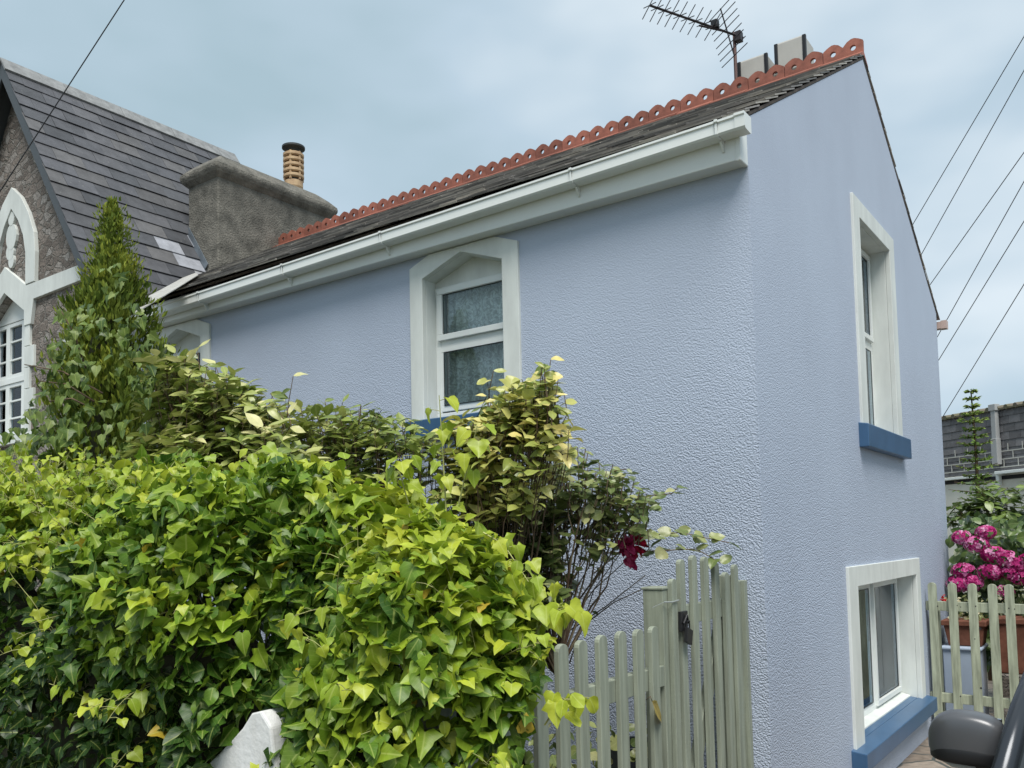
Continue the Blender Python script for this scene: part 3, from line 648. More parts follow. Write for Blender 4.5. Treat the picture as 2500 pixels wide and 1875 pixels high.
b = MB(); q0 = B0+bd*.12
for sg in (1, -1):
    e_ = q0+(upv*sg*.21-bd*.10*(-1 if sg < 0 else 1)*-1); b.tube([q0, e_], .007, n=5)
    for k in range(4): p = q0+(e_-q0)*(k+.6)/3.7; b.tube([p-side*.22, p+side*.22], .0045, n=5)
b.build('reflector', M_metal, aer)
b = MB(); p = B0+bd*LB*.27; b.box(p.x-.035, p.x+.035, p.y-.03, p.y+.03, p.z-.0, p.z+.075); b.build('dipole_box', M_black, aer, bevel=.01)

# ================================================================== STONE HOUSE
SA, SE = (-9.1, 7.65), (-7.1, 4.65); yg0 = .15; ywl = .36
sh = empty('stone_house', (-9.1, 3, 0), 'neighbouring rubble stone house with steep dark slate roof and white gothic trim', 'house')
ss = (SA[1]-SE[1])/(SE[0]-SA[0])
ups = Vector((-(SE[0]-SA[0]), 0, SA[1]-SE[1])).normalized(); ov = .06
org = Vector((SE[0], yg0, SE[1]))-ups*ov
palB = [(.075, .076, .084), (.088, .088, .095), (.068, .070, .077), (.10, .098, .10)]
sln = math.hypot(SE[0]-SA[0], SA[1]-SE[1])+ov
lt = (.30, .31, .34)
link('roof', slates(org, (0, 1, 0), ups, 3.3, sln, .222, .36, palB, 9, th=.008, special=((1.75, 5, lt), (1.35, 4, lt), (1.55, 3, lt), (1.7, 2, (.34, .34, .35)))), M_slateB, sh)
org2 = Vector((2*SA[0]-SE[0], yg0, SE[1])); ups2 = Vector((-ups.x, 0, ups.z)); org2 = org2-ups2*ov
link('roof', slates(org2, (0, 1, 0), ups2, 3.3, sln, .222, .36, palB, 10, th=.008), M_slateB, sh)
b = MB()   # ridge capping: lengths of grey angle
y = yg0-.01
while y < 3.4:
    y1 = min(y+.75, 3.46)
    for sg in (-1, 1):
        b.hexa([(SA[0], y, SA[1]+.012), (SA[0], y1-.006, SA[1]+.012), (SA[0]+sg*.11, y1-.006, SA[1]-.15), (SA[0]+sg*.11, y, SA[1]-.15)],
               [(SA[0], y, SA[1]+.045), (SA[0], y1-.006, SA[1]+.045), (SA[0]+sg*.13, y1-.006, SA[1]-.135), (SA[0]+sg*.13, y, SA[1]-.135)])
    y = y1
b.build('ridge_cap', mat('grey_ridge', (.23, .235, .235), .6, var=.3, vscale=10), sh)
b = MB()   # bargeboards under the verge
for sg in (-1, 1):
    X0 = SA[0]; X1 = SA[0]+sg*(SE[0]-SA[0]+.04)
    zt1 = SE[1]-.06
    b.hexa([(X0, yg0+.005, SA[1]-.21), (X1, yg0+.005, zt1-.16), (X1, yg0+.005, zt1), (X0, yg0+.005, SA[1]-.005)], [(X0, yg0+.03, SA[1]-.21), (X1, yg0+.03, zt1-.16), (X1, yg0+.03, zt1), (X0, yg0+.03, SA[1]-.005)])
    b.hexa([(X0, yg0+.03, SA[1]-.06), (X1, yg0+.03, zt1-.05), (X1, yg0+.03, zt1-.03), (X0, yg0+.03, SA[1]-.04)], [(X0, ywl+.3, SA[1]-.06), (X1, ywl+.3, zt1-.05), (X1, ywl+.3, zt1-.03), (X0, ywl+.3, SA[1]-.04)])
b.build('bargeboard', mat('slate_grey_paint', (.06, .068, .075), .5), sh)
# front gable wall with window opening
def G(px, py): p = onY(px, py, ywl); return (p.x, p.z)
wr = G(66, 820)[0]; wtop = G(66, 760)[1]; wbot = G(38, 1062)[1]; wc = G(18, 760)[0]; wl = 2*wc-wr
print('stone window', wl, wr, wtop, wbot)
xr = SE[0]-.12; xlft = 2*SA[0]-xr
wopen = [(wl, wbot), (wr, wbot), (wr, wtop), (wc, wtop+.30), (wl, wtop)]
b = MB(); b.prism([[(xlft, -.1), (xr, -.1), (xr, SE[1]-.05), (SA[0], SA[1]-.1), (xlft, SE[1]-.05)], wopen], lambda p, q, t: (p, ywl+t, q), .35)
b.build('wall', M_stone, sh)
b = MB(); b.box(xr+.001, -6.905, ywl+.01, 1.2, -.1, 4.1); b.box(xr-.35, xr, ywl+.36, 3.4, -.1, SE[1]-.05); b.box(xlft, xlft+.35, ywl+.36, 3.4, -.1, SE[1]-.05); b.prism([[(xlft+.36, -.1), (xr-.36, -.1), (xr-.36, SE[1]+.3), (SA[0], SA[1]-.12), (xlft+.36, SE[1]+.3)]], lambda p, q, t: (p, 3.1+t, q), .28); b.build('wall', M_stone, sh)
wp = lambda d0: (lambda p, q, t: (p, ywl-d0+t, q))
def mirror_x(pts, c): return [(2*c-p, q) for p, q in pts]
# pointed blind arch
oa = [G(*q) for q in ((37, 460), (59, 481), (78, 520), (92, 568), (95, 615), (93, 688))]
ia = [G(*q) for q in ((35, 513), (53, 540), (65, 575), (71, 619), (71, 690))]
c0 = oa[0][0]; zb0 = min(oa[-1][1], ia[-1][1]); oa[-1] = (oa[-1][0], zb0); ia[-1] = (ia[-1][0], zb0); ia[0] = (c0, ia[0][1])
outer = [oa[0]]+oa[1:]+ia[::-1][:-1]+[ia[0]]+mirror_x(ia[1:], c0)+mirror_x(oa[1:], c0)[::-1]
b = MB(); b.prism([outer], wp(.045), .05); b.build('blind_arch', M_white, sh, bevel=.004)
# little figure shaped quatrefoil panel
qc = (c0-.02, G(28, 592)[1])
b = MB()
for (dx, dz, rx, rz) in ((0, .27, .075, .085), (0, .05, .13, .16), (-.03, -.13, .10, .10), (0.0, -.24, .07, .09)):
    b.prism([[(qc[0]+dx+rx*math.cos(a*math.pi/7), qc[1]+dz+rz*math.sin(a*math.pi/7)) for a in range(14)]], wp(.03+dz*.01), .035)
b.build('quatrefoil', M_white, sh)
# white string course stepping over the window as a hood
hz = G(120, 680)[1]; hb = G(120, 716)[1]
b = MB()
hood = [(xr, hz), (xr, hb), (wr+.22, hb-.02), (wr+.16, hb-.30), (wr, hb-.30), (wr, wtop), (wc, wtop+.30), (wl, wtop), (wl, hb-.30), (wl-.16, hb-.30), (wl-.22, hb-.02), (xlft, hb), (xlft, hz), (wl-.05, hz), (wc, wtop+.30+.32), (wr+.05, hz)]
b.prism([hood], wp(.04), .045); b.build('string_course', M_white, sh, bevel=.004)
# quoins down the window jamb
b = MB(); z = hb-.30; i = 0
while z > wbot-.1:
    w_ = .22 if i % 2 else .12; h_ = .25
    b.box(wr-.0, wr+w_, ywl-.03, ywl+.1, z-h_+.006, z); b.box(wl-w_, wl, ywl-.03, ywl+.1, z-h_+.006, z); z -= h_; i += 1
b.box(wl-.1, wr+.12, ywl-.09, ywl+.1, wbot-.12, wbot-.004)
b.build('quoin', M_white, sh, bevel=.004)
sw = MB(); yy = ywl+.13
sw.prism([[(wl, wtop-.02), (wr, wtop-.02), (wr, wtop), (wc, wtop+.30), (wl, wtop)]], lambda p, q, t: (p, yy-.03+t, q), .04)
zm = (wtop+wbot)/2-.02
pane = MB()
for (za, zb_, rows) in ((zm+.035, wtop-.03, 3), (wbot+.03, zm-.035, 3)):
    for (xa, xb, cols) in ((wl, wl+(wr-wl)*.3, 1), (wl+(wr-wl)*.3, wr-(wr-wl)*.3, 1), (wr-(wr-wl)*.3, wr, 1)):
        sw.box(xa, xa+.045, yy-.03, yy+.03, za, zb_); sw.box(xb-.045, xb, yy-.03, yy+.03, za, zb_); sw.box(xa+.045, xb-.045, yy-.028, yy+.028, za, za+.045); sw.box(xa+.045, xb-.045, yy-.028, yy+.028, zb_-.045, zb_)
        for r in range(1, rows): zz = za+(zb_-za)*r/rows; sw.box(xa+.045, xb-.045, yy-.018, yy+.018, zz-.011, zz+.011)
        for c in range(1, cols): xx = xa+(xb-xa)*c/cols; sw.box(xx-.011, xx+.011, yy-.02, yy+.02, za+.045, zb_-.045)
        pane.box(xa+.045, xb-.045, yy+.002, yy+.006, za+.045, zb_-.045)
sw.box(wl, wr, yy-.04, yy+.03, zm-.034, zm+.034)
wf = sw.build('window', M_upvc, sh, bevel=.003)
o = pane.build('pane', M_glass, None); o.parent = wf; o.location = (0, 0, 0)
b = MB(); n = 60
vs = [(wl+(wr-wl)*i/n, yy+.15+.02*math.sin(i*1.9), z) for i in range(n+1) for z in (wbot, zm+.1)]
b.add(vs, [(2*i, 2*i+2, 2*i+3, 2*i+1) for i in range(n)]); o = b.build('curtain', M_curtw, None, smooth=True); o.parent = wf; o.location = (0, 0, 0)
b = MB(); b.box(wl-.3, wr+.3, yy+.5, yy+.55, wbot-.3, wtop+.4); b.build('inner_wall', M_dark, sh)

# ================================================================== FRONT PICKET FENCE AND GATE (run along the gable line, x = -0.12)
FX = -.12
def picket(b, ya, yb, x0, x1, z0, z1, style='round'):
    n = 7; c = (ya+yb)/2; hw = (yb-ya)/2
    if style == 'round': o = [(ya, z0), (yb, z0), (yb, z1-hw*.75)]+[(c+hw*math.cos(math.pi*k/n), z1-hw*.75+hw*.75*math.sin(math.pi*k/n)) for k in range(1, n)]+[(ya, z1-hw*.75)]
    else: o = [(ya, z0), (yb, z0), (yb, z1), (ya, z1)]
    b.prism([o], lambda p, q, t: (x0+t, p, q), x1-x0)
fen = empty('picket_fence', (FX, -1.6, 0), 'sage green picket fence with low rounded pickets between the ivy hedge and the tall gate', 'fence')
pk = [onX(u_, 1600, FX) for u_ in (1310, 1364, 1412, 1462, 1510, 1553, 1590)]
ys = [-2.36, -2.19]+[p.y for p in pk]
for i, y in enumerate(ys):
    b = MB(); picket(b, y-.034, y+.034, FX-.0, FX+.022, .06, 1.423+rnd.uniform(-.004, .004)-(0.09 if i == 2 else 0)); b.build('picket', M_sage, fen, bevel=.003)
for z in (1.19, .45):
    b = MB(); b.box(FX-.045, FX-.001, -2.45, -.965, z-.045, z+.045); b.build('rail', M_sage, fen, bevel=.003)
b = MB(); b.box(FX-.09, FX-.0, -2.5, -2.41, 0, 1.35); b.build('post', M_sage, fen, bevel=.004)

gate = empty('garden_gate', (FX, -.5, 0), 'tall sage green slatted garden gate with a black padlock, set between two posts', 'gate')
b = MB(); b.box(FX-.10, FX-.0, -.96, -.855, 0, 1.567); b.box(FX-.105, FX+.004, -.965, -.85, 1.567, 1.58); b.build('post', M_sage, gate, bevel=.004)
b = MB(); picket(b, -.915, -.862, FX+.001, FX+.024, .06, 1.615); b.build('slat', M_sage, gate, bevel=.003)
gy = [(-.80, 1.70), (-.665, 1.715), (-.53, 1.705), (-.40, 1.67), (-.275, 1.62)]
for y, z in gy:
    b = MB(); picket(b, y-.028, y+.028, FX+.004, FX+.026, .06, z); b.build('slat', M_sage, gate, bevel=.003)
for z in (1.44, .42):
    b = MB(); b.box(FX-.04, FX+.003, -.835, -.20, z-.045, z+.045); b.build('rail', M_sage, gate, bevel=.003)
b = MB(); b.hexa([(FX-.036, -.82, .47), (FX-.036, -.73, .47), (FX-.004, -.73, .47), (FX-.004, -.82, .47)], [(FX-.036, -.31, 1.39), (FX-.036, -.22, 1.39), (FX-.004, -.22, 1.39), (FX-.004, -.31, 1.39)]); b.build('brace', M_sage, gate, bevel=.003)
b = MB(); b.box(FX-.09, FX+.0, -.19, -.105, 0, 1.60); b.build('post', M_sage, gate, bevel=.004)
b = MB(); picket(b, -.17, -.11, FX+.002, FX+.022, .05, 1.655); b.build('slat', M_sage, gate, bevel=.003)
b = MB(); b.box(FX-.06, FX+.008, -.10, -.045, 0, 1.565); b.box(FX-.03, FX+.028, -.043, -.004, 0, 1.567); b.build('side_panel', M_sage, gate, bevel=.003)
b = MB(); b.box(FX+.026, FX+.040, -.865, -.79, 1.375, 1.465); b.tube([(FX+.045, -.85, 1.41), (FX+.05, -.82, 1.45), (FX+.045, -.80, 1.41)], .006); b.build('latch', M_black, gate, bevel=.006)
b = MB(); b.hexa([(FX+.045, -.855, 1.33), (FX+.045, -.80, 1.31), (FX+.062, -.80, 1.31), (FX+.062, -.855, 1.33)], [(FX+.045, -.84, 1.395), (FX+.045, -.785, 1.375), (FX+.062, -.785, 1.375), (FX+.062, -.84, 1.395)])
b.tube([(FX+.05, -.83, 1.385), (FX+.05, -.825, 1.42), (FX+.05, -.80, 1.42), (FX+.05, -.80, 1.38)], .005); b.build('padlock', M_black, gate, bevel=.006)
b = MB(); b.tube([(FX+.01, -.97, 1.515), (FX+.03, -.93, 1.513), (FX+.03, -.86, 1.517), (FX-.05, -.835, 1.52)], .0035); b.tube([(FX+.01, -.97, 1.515), (-.05, -1.2, 1.51), (-.3, -.5, 1.6)][:2], .0015); b.build('wire_tie', mat('galvanised_wire', (.45, .47, .45), .4, metal=.6), gate)

# ================================================================== REAR FENCE + YARD THINGS
rf = empty('picket_fence', (.6, 4.12, 0), 'pale green knotty picket fence running from the lower gable window behind the car', 'fence')
BY = 4.12; slope = -.018
for i, u_ in enumerate((2282, 2331, 2380, 2429, 2470)):
    x = onY(u_, 1550, BY).x; b = MB(lambda a, c, z: (a, BY-c, z+slope*a))
    n = 7; hw = .058 if 0 else .036; zt = 1.352
    o = [(x-hw, .04), (x+hw, .04), (x+hw, zt-hw*.8)]+[(x+hw*math.cos(math.pi*k/n), zt-hw*.8+hw*.8*math.sin(math.pi*k/n)) for k in range(1, n)]+[(x-hw, zt-hw*.8)]
    b.prism([o], lambda p, q, t: (p, t, q), .022); b.build('picket', M_sage2, rf, bevel=.003)
for i in range(8):
    x = .84+i*.147; b = MB(lambda a, c, z: (a, BY-c, z+slope*a)); zt = 1.352; n = 7; hw = .036
    o = [(x-hw, .04), (x+hw, .04), (x+hw, zt-hw*.8)]+[(x+hw*math.cos(math.pi*k/n), zt-hw*.8+hw*.8*math.sin(math.pi*k/n)) for k in range(1, n)]+[(x-hw, zt-hw*.8)]
    b.prism([o], lambda p, q, t: (p, t, q), .022); b.build('picket', M_sage2, rf, bevel=.003)
for (px, py, r_) in ((2289, 1480, .006), (2345, 1482, .005), (2382, 1480, .006), (2393, 1535, .010), (2463, 1485, .006), (2477, 1487, .005), (2345, 1700, .006), (2395, 1680, .009), (2380, 1560, .005), (2337, 1478, .004)):
    p = onY(px, py, BY-.024); b = MB(); b.tube([(p.x, BY-.0235, p.z), (p.x, BY-.021, p.z)], r_, n=8); b.build('nail', M_metal, rf)
for z in (1.14, .325):
    b = MB(lambda a, c, z: (a, BY-c, z+slope*a)); b.box(.004, 2.0, -.05, -.001, z-.042, z+.042); b.build('rail', M_sage2, rf, bevel=.004)
b = MB(); b.box(.03, .10, BY+.06, BY+.13, 0, 1.09); b.build('post', M_sage2, rf, bevel=.004)
bx = MB(); bx.box(.05, .36, 4.55, 4.95, 0, .70); bx.box(.03, .38, 4.53, 4.97, .70, .73)
tag(bx.build('storage_box', mat('pale_blue_plastic', (.42, .50, .62), .4, var=.05), bevel=.01), 'pale blue lidded box behind the rear picket fence by the house wall', 'box')
def trough(x0, x1, y0, y1, z0, z1, label):
    b = MB(); frust(b, x0, x1, y0, y1, z0, -.03, z1-.05, 0); b.box(x0-.02, x1+.02, y0-.02, y1+.02, z1-.05, z1)
    return tag(b.build('planter', M_pot, bevel=.008), label, 'planter')
trough(.06, .40, 4.6, 4.9, .734, .97, 'brown trough planter standing on the pale blue box')
trough(.48, .80, 4.62, 4.95, .50, 1.0, 'tall square terracotta planter behind the third rear picket')
trough(.95, 1.35, 4.75, 5.1, .0, .55, 'low terracotta planter on the ground behind the car mirror')
b = MB(); b.box(.46, .86, 4.6, 5.0, 0, .495); tag(b.build('plinth_wall', M_stone, bevel=.01), 'low rough stone plinth under the tall terracotta planter', 'plinth')

# ================================================================== FAR BUILDING
P0 = onY(2285, 1018, 14.2); P1 = onY(2520, 1000, 12.9); dv = Vector((P1.x-P0.x, P1.y-P0.y, 0)); LW = 9; dv.normalize(); bn = Vector((dv.y, -dv.x, 0))
ztop = (P0.z+P1.z)/2
fb = empty('slate_hung_building', tuple(P0.xy)+(0,), 'low white building with dark slate hung upper wall and grey downpipe beyond the yard', 'building')
def bmap(a, c, z): p = Vector((P0.x, P0.y, 0))+dv*a+bn*c; return (p.x, p.y, z)
zmid = onY(2400, 1160, 13.7).z
b = MB(bmap); b.box(-5, LW, -5, 0, -.1, ztop+.0); b.build('wall', mat('cream_render', (.72, .70, .62), .8, var=.1, vscale=2, bump=.2), fb)
V = []; F = []; C = []
zz = zmid+.02; row = 0; rg = random.Random(5)
while zz < ztop-.02:
    a = -5-(row % 2)*.12
    while a < LW:
        w = .235; c = rg.uniform(.75, 1.2); col = [q*c for q in (.15, .145, .15)]; n = len(V); t = .012+rg.uniform(0, .005)
        for (aa, cc, q) in ((a, .005+t, zz), (a+w, .005+t, zz), (a+w, .006, zz+.145), (a, .006, zz+.145), (a, .001, zz), (a+w, .001, zz), (a+w, .001, zz+.145), (a, .001, zz+.145)): V.append(bmap(aa, cc, q)); C.append(col)
        F += [(n, n+1, n+2, n+3), (n, n+4, n+5, n+1), (n+1, n+5, n+6, n+2), (n+3, n+7, n+4, n), (n+2, n+6, n+7, n+3)]; a += w+.004
    zz += .142; row += 1
me = npmesh('slate_cladding', np.array(V), np.array(F), np.array(C)); me.polygons.foreach_set('use_smooth', np.zeros(len(F), dtype=bool)); link('slate_cladding', me, M_slateB, fb)
b = MB(bmap)      # pale mortar courses low on the cladding
for r_ in range(3):
    z = zmid+.10+r_*.142; b.box(-.3+.2*r_, 4, .024, .032, z-.008, z+.008)
    for k in range(12): a = -.25+.2*r_+k*.30; b.box(a, a+.014, .024, .031, z+.009, z+.133)
b.build('mortar_line', mat('pale_mortar', (.5, .5, .46), .8), fb)
b = MB(bmap)
for k in range(70):
    a = -5+k*.2; b.lathe([(.0, ztop+.0), (.0, ztop)], 0, 0) if False else None
    b.tube([(a+.1, -.25, ztop+.075), (a+.1, .08, ztop+.03)], .045, n=8)
b.box(-5, LW, -.3, .06, ztop, ztop+.03)
b.build('ridge', mat('mossy_tile', (.17, .14, .12), .8, vscale=6, col2=(.13, .13, .07)), fb)
ap = 0
pd = onY(2436, 1080, 13.3); adp = (Vector((pd.x, pd.y, 0))-Vector((P0.x, P0.y, 0))).dot(dv)
b = MB(bmap); b.box(adp-.05, adp+.05, .03, .12, zmid+.3, ztop+.05); b.box(adp-.075, adp+.075, .025, .14, ztop-.01, ztop+.11); b.box(adp-.065, adp+.065, .028, .135, zmid+.15, zmid+.62); b.build('downpipe', mat('grey_downpipe', (.36, .37, .37), .5), fb, bevel=.008)
b = MB(bmap); b.box(adp+.0, LW, .02, .16, zmid-.03, zmid+.025); b.box(-5, adp-.2, .02, .10, zmid-.05, zmid-.0); b.box(adp-.03, adp+.04, .03, .10, zmid-.22, zmid-.04); b.build('gutter', M_upvc, fb, bevel=.008)
b = MB(bmap); b.box(-5, LW, .004, .018, zmid-.12, zmid-.052); b.build('dark_soffit', M_dark, fb)

# ================================================================== CABLES
def cable(p0, p1, sag, label):
    b = MB(); n = 14; p0 = Vector(p0); p1 = Vector(p1); pts = [p0.lerp(p1, i/n)-Vector((0, 0, sag*4*(i/n)*(1-i/n))) for i in range(n+1)]
    b.tube(pts, .007 if 'left' not in label else .005, n=5); tag(b.build('overhead_cable', M_black, smooth=True), label, 'cable', 'overhead cables')
cs = [((2229, 547), (2500, 89)), ((2250, 620), (2500, 172)), ((2270, 696), (2500, 372)), ((2288, 823), (2500, 443)), ((2291, 880), (2500, 540)), ((2302, 1017), (2500, 694))]
nm_ = ['topmost of the overhead cables beyond the gable', 'second overhead cable from the top beyond the gable', 'thick third overhead cable, leaving the gable slope lowest', 'fourth overhead cable, passing just behind the rear gutter end', 'fifth overhead cable, just below the rear gutter end', 'lowest overhead cable, running down to the slate hung building']
for (q0, q1), lb in zip(cs, nm_):
    d = (q1[0]-q0[0], q1[1]-q0[1]); a = (q0[0]-d[0]*.9, q0[1]-d[1]*.9) if q0[1] < 900 else (q0[0]-d[0]*.03, q0[1]-d[1]*.03); e2 = (q1[0]+d[0]*.8, q1[1]+d[1]*.8)
    ya = 15 if q0[1] < 900 else 13.6
    cable(onY(*a, ya), onY(*e2, 8.5), .0, lb)
cable(onY(420, -180, -.5), onY(-60, 560, -1.2), .0, 'thin cable crossing in front of the stone house roof at the left')

# ================================================================== CAR
car = empty('parked_car', (2.08, -.9, 0), 'dark grey car parked along the gable, only its door mirror and front pillar in view', 'car')
M_car = mat('dark_grey_car_paint', (.035, .04, .048), .22, .6, metal=.4); M_carglass = mat('car_glass', (.02, .025, .028), .05, .6); M_trim = mat('black_trim', (.012, .012, .013), .45)
cxm = 2.10
secs = [(-3.05, .35, .62, .55), (-3.0, .25, .78, .74), (-2.75, .2, .88, .84), (-2.2, .18, .96, .88), (-1.75, .18, 1.02, .90), (-1.2, .18, 1.03, .905), (0, .18, 1.04, .905), (.8, .2, 1.04, .89), (1.2, .25, 1.02, .82), (1.3, .4, .9, .7)]
V = []; F = []
for (y, zl, zt, hw) in secs:
    zm = zl+(zt-zl)*.45
    half = [(0, zl), (hw*.85, zl), (hw*.97, zl+.08), (hw, zm), (hw*.985, zt-.12), (hw*.95, zt-.04), (hw*.86, zt), (0, zt+.03)]
    ringp = half+[(-x, z) for x, z in half[-2:0:-1]]
    V += [(cxm+x, y, z) for x, z in ringp]
m = len(ringp)
for i in range(len(secs)-1):
    for j in range(m): F.append((i*m+j, i*m+(j+1) % m, (i+1)*m+(j+1) % m, (i+1)*m+j))
F += [tuple(range(m)), tuple(range((len(secs)-1)*m, len(secs)*m))]
b = MB(); b.add(V, F); o = b.build('body', M_car, car, smooth=True); md = o.modifiers.new('s', 'SUBSURF'); md.levels = 1; md.render_levels = 2
# greenhouse
bt = [(-1.78, .84), (-1.2, .885), (.2, .885), (1.0, .82)]; tp = [(-.95, .73), (-.6, .76), (.1, .75), (.62, .68)]
b = MB()
lo = [(cxm-w, y, 1.0) for y, w in bt]+[(cxm+w, y, 1.0) for y, w in bt[::-1]]; hi = [(cxm-w*.985, y, 1.455) for y, w in tp]+[(cxm+w*.985, y, 1.455) for y, w in tp[::-1]]
b.add(lo+hi, [tuple(range(8))[::-1], tuple(range(8, 16))]+[(i, (i+1) % 8, (i+1) % 8+8, i+8) for i in range(8)]); b.build('window_glass', M_carglass, car)
b = MB(); rr = [(cxm+s*w*1.01, y, z) for z, k in ((1.455, 1), (1.50, .9)) for s, lst in ((-1, tp), (1, tp[::-1])) for y, w in [(a, c*k) for a, c in lst]]
b.add(rr, [tuple(range(8))[::-1], tuple(range(8, 16))]+[(i, (i+1) % 8, (i+1) % 8+8, i+8) for i in range(8)]); b.build('car_roof', M_car, car, bevel=.02, seg=3)
for s in (-1, 1):
    for (y0, w0, y1, w1) in ((-1.80, .855, -.95, .74), (-.35, .89, -.3, .76), (1.0, .82, .62, .69)):
        b = MB(); b.tube([(cxm+s*w0, y0, .99), (cxm+s*(w0+w1)/2+s*.012, (y0+y1)/2, 1.24), (cxm+s*w1, y1, 1.47)], .035, .028, n=8); b.build('pillar', M_car if y0 != -.35 else M_trim, car, smooth=True)
    b = MB(); b.tube([(cxm+s*.885, -1.72, 1.025), (cxm+s*.895, -.6, 1.045), (cxm+s*.86, .95, 1.04)], .012, n=6); b.build('window_trim', mat('bright_trim', (.5, .52, .52), .25, metal=.8), car, smooth=True)
    for y in (-2.2, .55):
        b = MB(lambda a, c, z: (cxm+s*(.80)+c, y+a, .33+z))
        pr = [(.33, -.1), (.33, .08), (.30, .1), (.22, .1)]
        n = 28; vs = [(r*math.cos(2*math.pi*k/n), c*s, r*math.sin(2*math.pi*k/n)) for r, c in pr for k in range(n)]
        b.add(vs, [(i*n+k, i*n+(k+1) % n, (i+1)*n+(k+1) % n, (i+1)*n+k) for i in range(3) for k in range(n)]+[tuple(range(n))]); wheel = b.build('wheel', M_black, car, smooth=True)
        b = MB(lambda a, c, z: (cxm+s*(.80)+c, y+a, .33+z)); b.add([(0, .085*s, 0)]+[(.22*math.cos(2*math.pi*k/20), .095*s, .22*math.sin(2*math.pi*k/20)) for k in range(20)], [(0, 1+k, 1+(k+1) % 20) for k in range(20)]); r_ = b.build('rim', mat('alloy', (.4, .4, .42), .3, metal=.8), None); r_.parent = wheel; r_.location = (0, 0, 0)
    b = MB(); b.box(cxm+s*.45, cxm+s*.74, -3.03, -2.9, .6, .72) if s > 0 else b.box(cxm-.74, cxm-.45, -3.03, -2.9, .6, .72); b.build('headlight', M_carglass, car, bevel=.03, seg=3)
def mirror(s):
    # shell: rounded wedge, rings run outward from the door
    c = empty('door_mirror', (0, 0, 0), 'dark grey door mirror with pale lower edge', 'x'); del c['category']; c.parent = car
    mx_ = lambda a, y, z: (cxm+s*(.845+a), y, z)
    prof = [(.0, .055, 1.125, .040), (.02, .085, 1.135, .068), (.06, .098, 1.142, .080), (.12, .100, 1.146, .083), (.17, .092, 1.145, .078), (.205, .072, 1.140, .064), (.225, .040, 1.132, .036), (.232, .012, 1.128, .012)]
    V = []; n = 16
    for a, ry, zc, rz in prof:
        for k in range(n):
            t = 2*math.pi*k/n; cy, sz = math.cos(t), math.sin(t); p_ = .5
            V.append((a, -1.37+ry*.75*math.copysign(abs(cy)**p_, cy) if cy < 0 else -1.37+.035*math.copysign(abs(cy)**.4, cy), zc+rz*math.copysign(abs(sz)**p_, sz)-(.012 if sz < 0 else 0)*abs(cy)))
    F = [(i*n+k, i*n+(k+1) % n, (i+1)*n+(k+1) % n, (i+1)*n+k) for i in range(len(prof)-1) for k in range(n)]+[tuple(range(n)), tuple(range((len(prof)-1)*n, len(prof)*n))]
    b = MB(mx_); b.add(V, F); o = b.build('housing', mat('mirror_shell_grey', (.09, .093, .10), .30, .6, metal=.2), None, smooth=True); o.parent = c; o.location = -car.location
    md = o.modifiers.new('s', 'SUBSURF'); md.levels = 1; md.render_levels = 2
    b = MB(mx_); V2 = [(a*.97+.003, -1.37+(y+1.37)*1.03, 1.06+(z-1.06)*.40) for a, y, z in V]; b.add(V2, F); o = b.build('lower_shell', M_trim, None, smooth=True); o.parent = c; o.location = -car.location
    md = o.modifiers.new('s', 'SUBSURF'); md.levels = 1; md.render_levels = 2
    b = MB(mx_); b.tube([(.005, -1.36, 1.072), (.09, -1.39, 1.050), (.16, -1.385, 1.052), (.215, -1.37, 1.076)], .014, .009, n=8); o = b.build('signal_strip', mat('pale_lens', (.5, .52, .5), .3), None, smooth=True); o.parent = c; o.location = -car.location
    b = MB(mx_); b.hexa([(-.04, -1.42, 1.00), (.10, -1.40, 1.045), (.10, -1.34, 1.045), (-.04, -1.30, 1.00)], [(-.04, -1.42, 1.07), (.10, -1.41, 1.085), (.10, -1.34, 1.085), (-.04, -1.30, 1.07)]); o = b.build('stalk', M_trim, None, bevel=.015, seg=3); o.parent = c; o.location = -car.location
    b = MB(mx_); b.box(.02, .205, -1.334, -1.328, 1.085, 1.20); o = b.build('mirror_glass', mat('mirror_silver', (.7, .72, .74), .03, metal=1), None, bevel=.002); o.parent = c; o.location = -car.location
mirror(-1); mirror(1)
b = MB(); b.tube([(cxm-.89, -1.30, 1.02), (cxm-.915, -1.1, .9)], .0, n=4); 
b = MB(); b.tube([(cxm-.905, -1.15, .95), (cxm-.915, -1.2, .5), (cxm-.90, -1.15, .25)], .004, n=5); b.tube([(cxm-.915, -.9, .86), (cxm-.93, -.75, .865)], .014, n=8); b.build('door', M_trim, car)

# ================================================================== WHITE WALL PIER IN THE HEDGE
M_peel = mat('flaking_white_paint', (.72, .73, .73), .7, .3, vscale=14, col2=(.60, .60, .58), bump=.35, bscale=40, bdist=.008, stretch=(1, 1, .25))
b = MB()
PY_ = -2.80
q = [(onY(u_, v_, PY_).x, onY(u_, v_, PY_).z) for u_, v_ in ((480, 1905), (505, 1868), (560, 1812), (590, 1778), (612, 1742), (636, 1736), (660, 1775), (675, 1905))]
q = [(q[0][0], 0)]+q+[(q[-1][0], 0)]
b.prism([q[::-1]], lambda p, z, t: (p, PY_+t, z), .14)
wp_ = b.build('garden_pier', M_peel, bevel=.008)
tag(wp_, 'flaking white painted garden pier with sloping top poking out of the ivy at the bottom', 'pier')


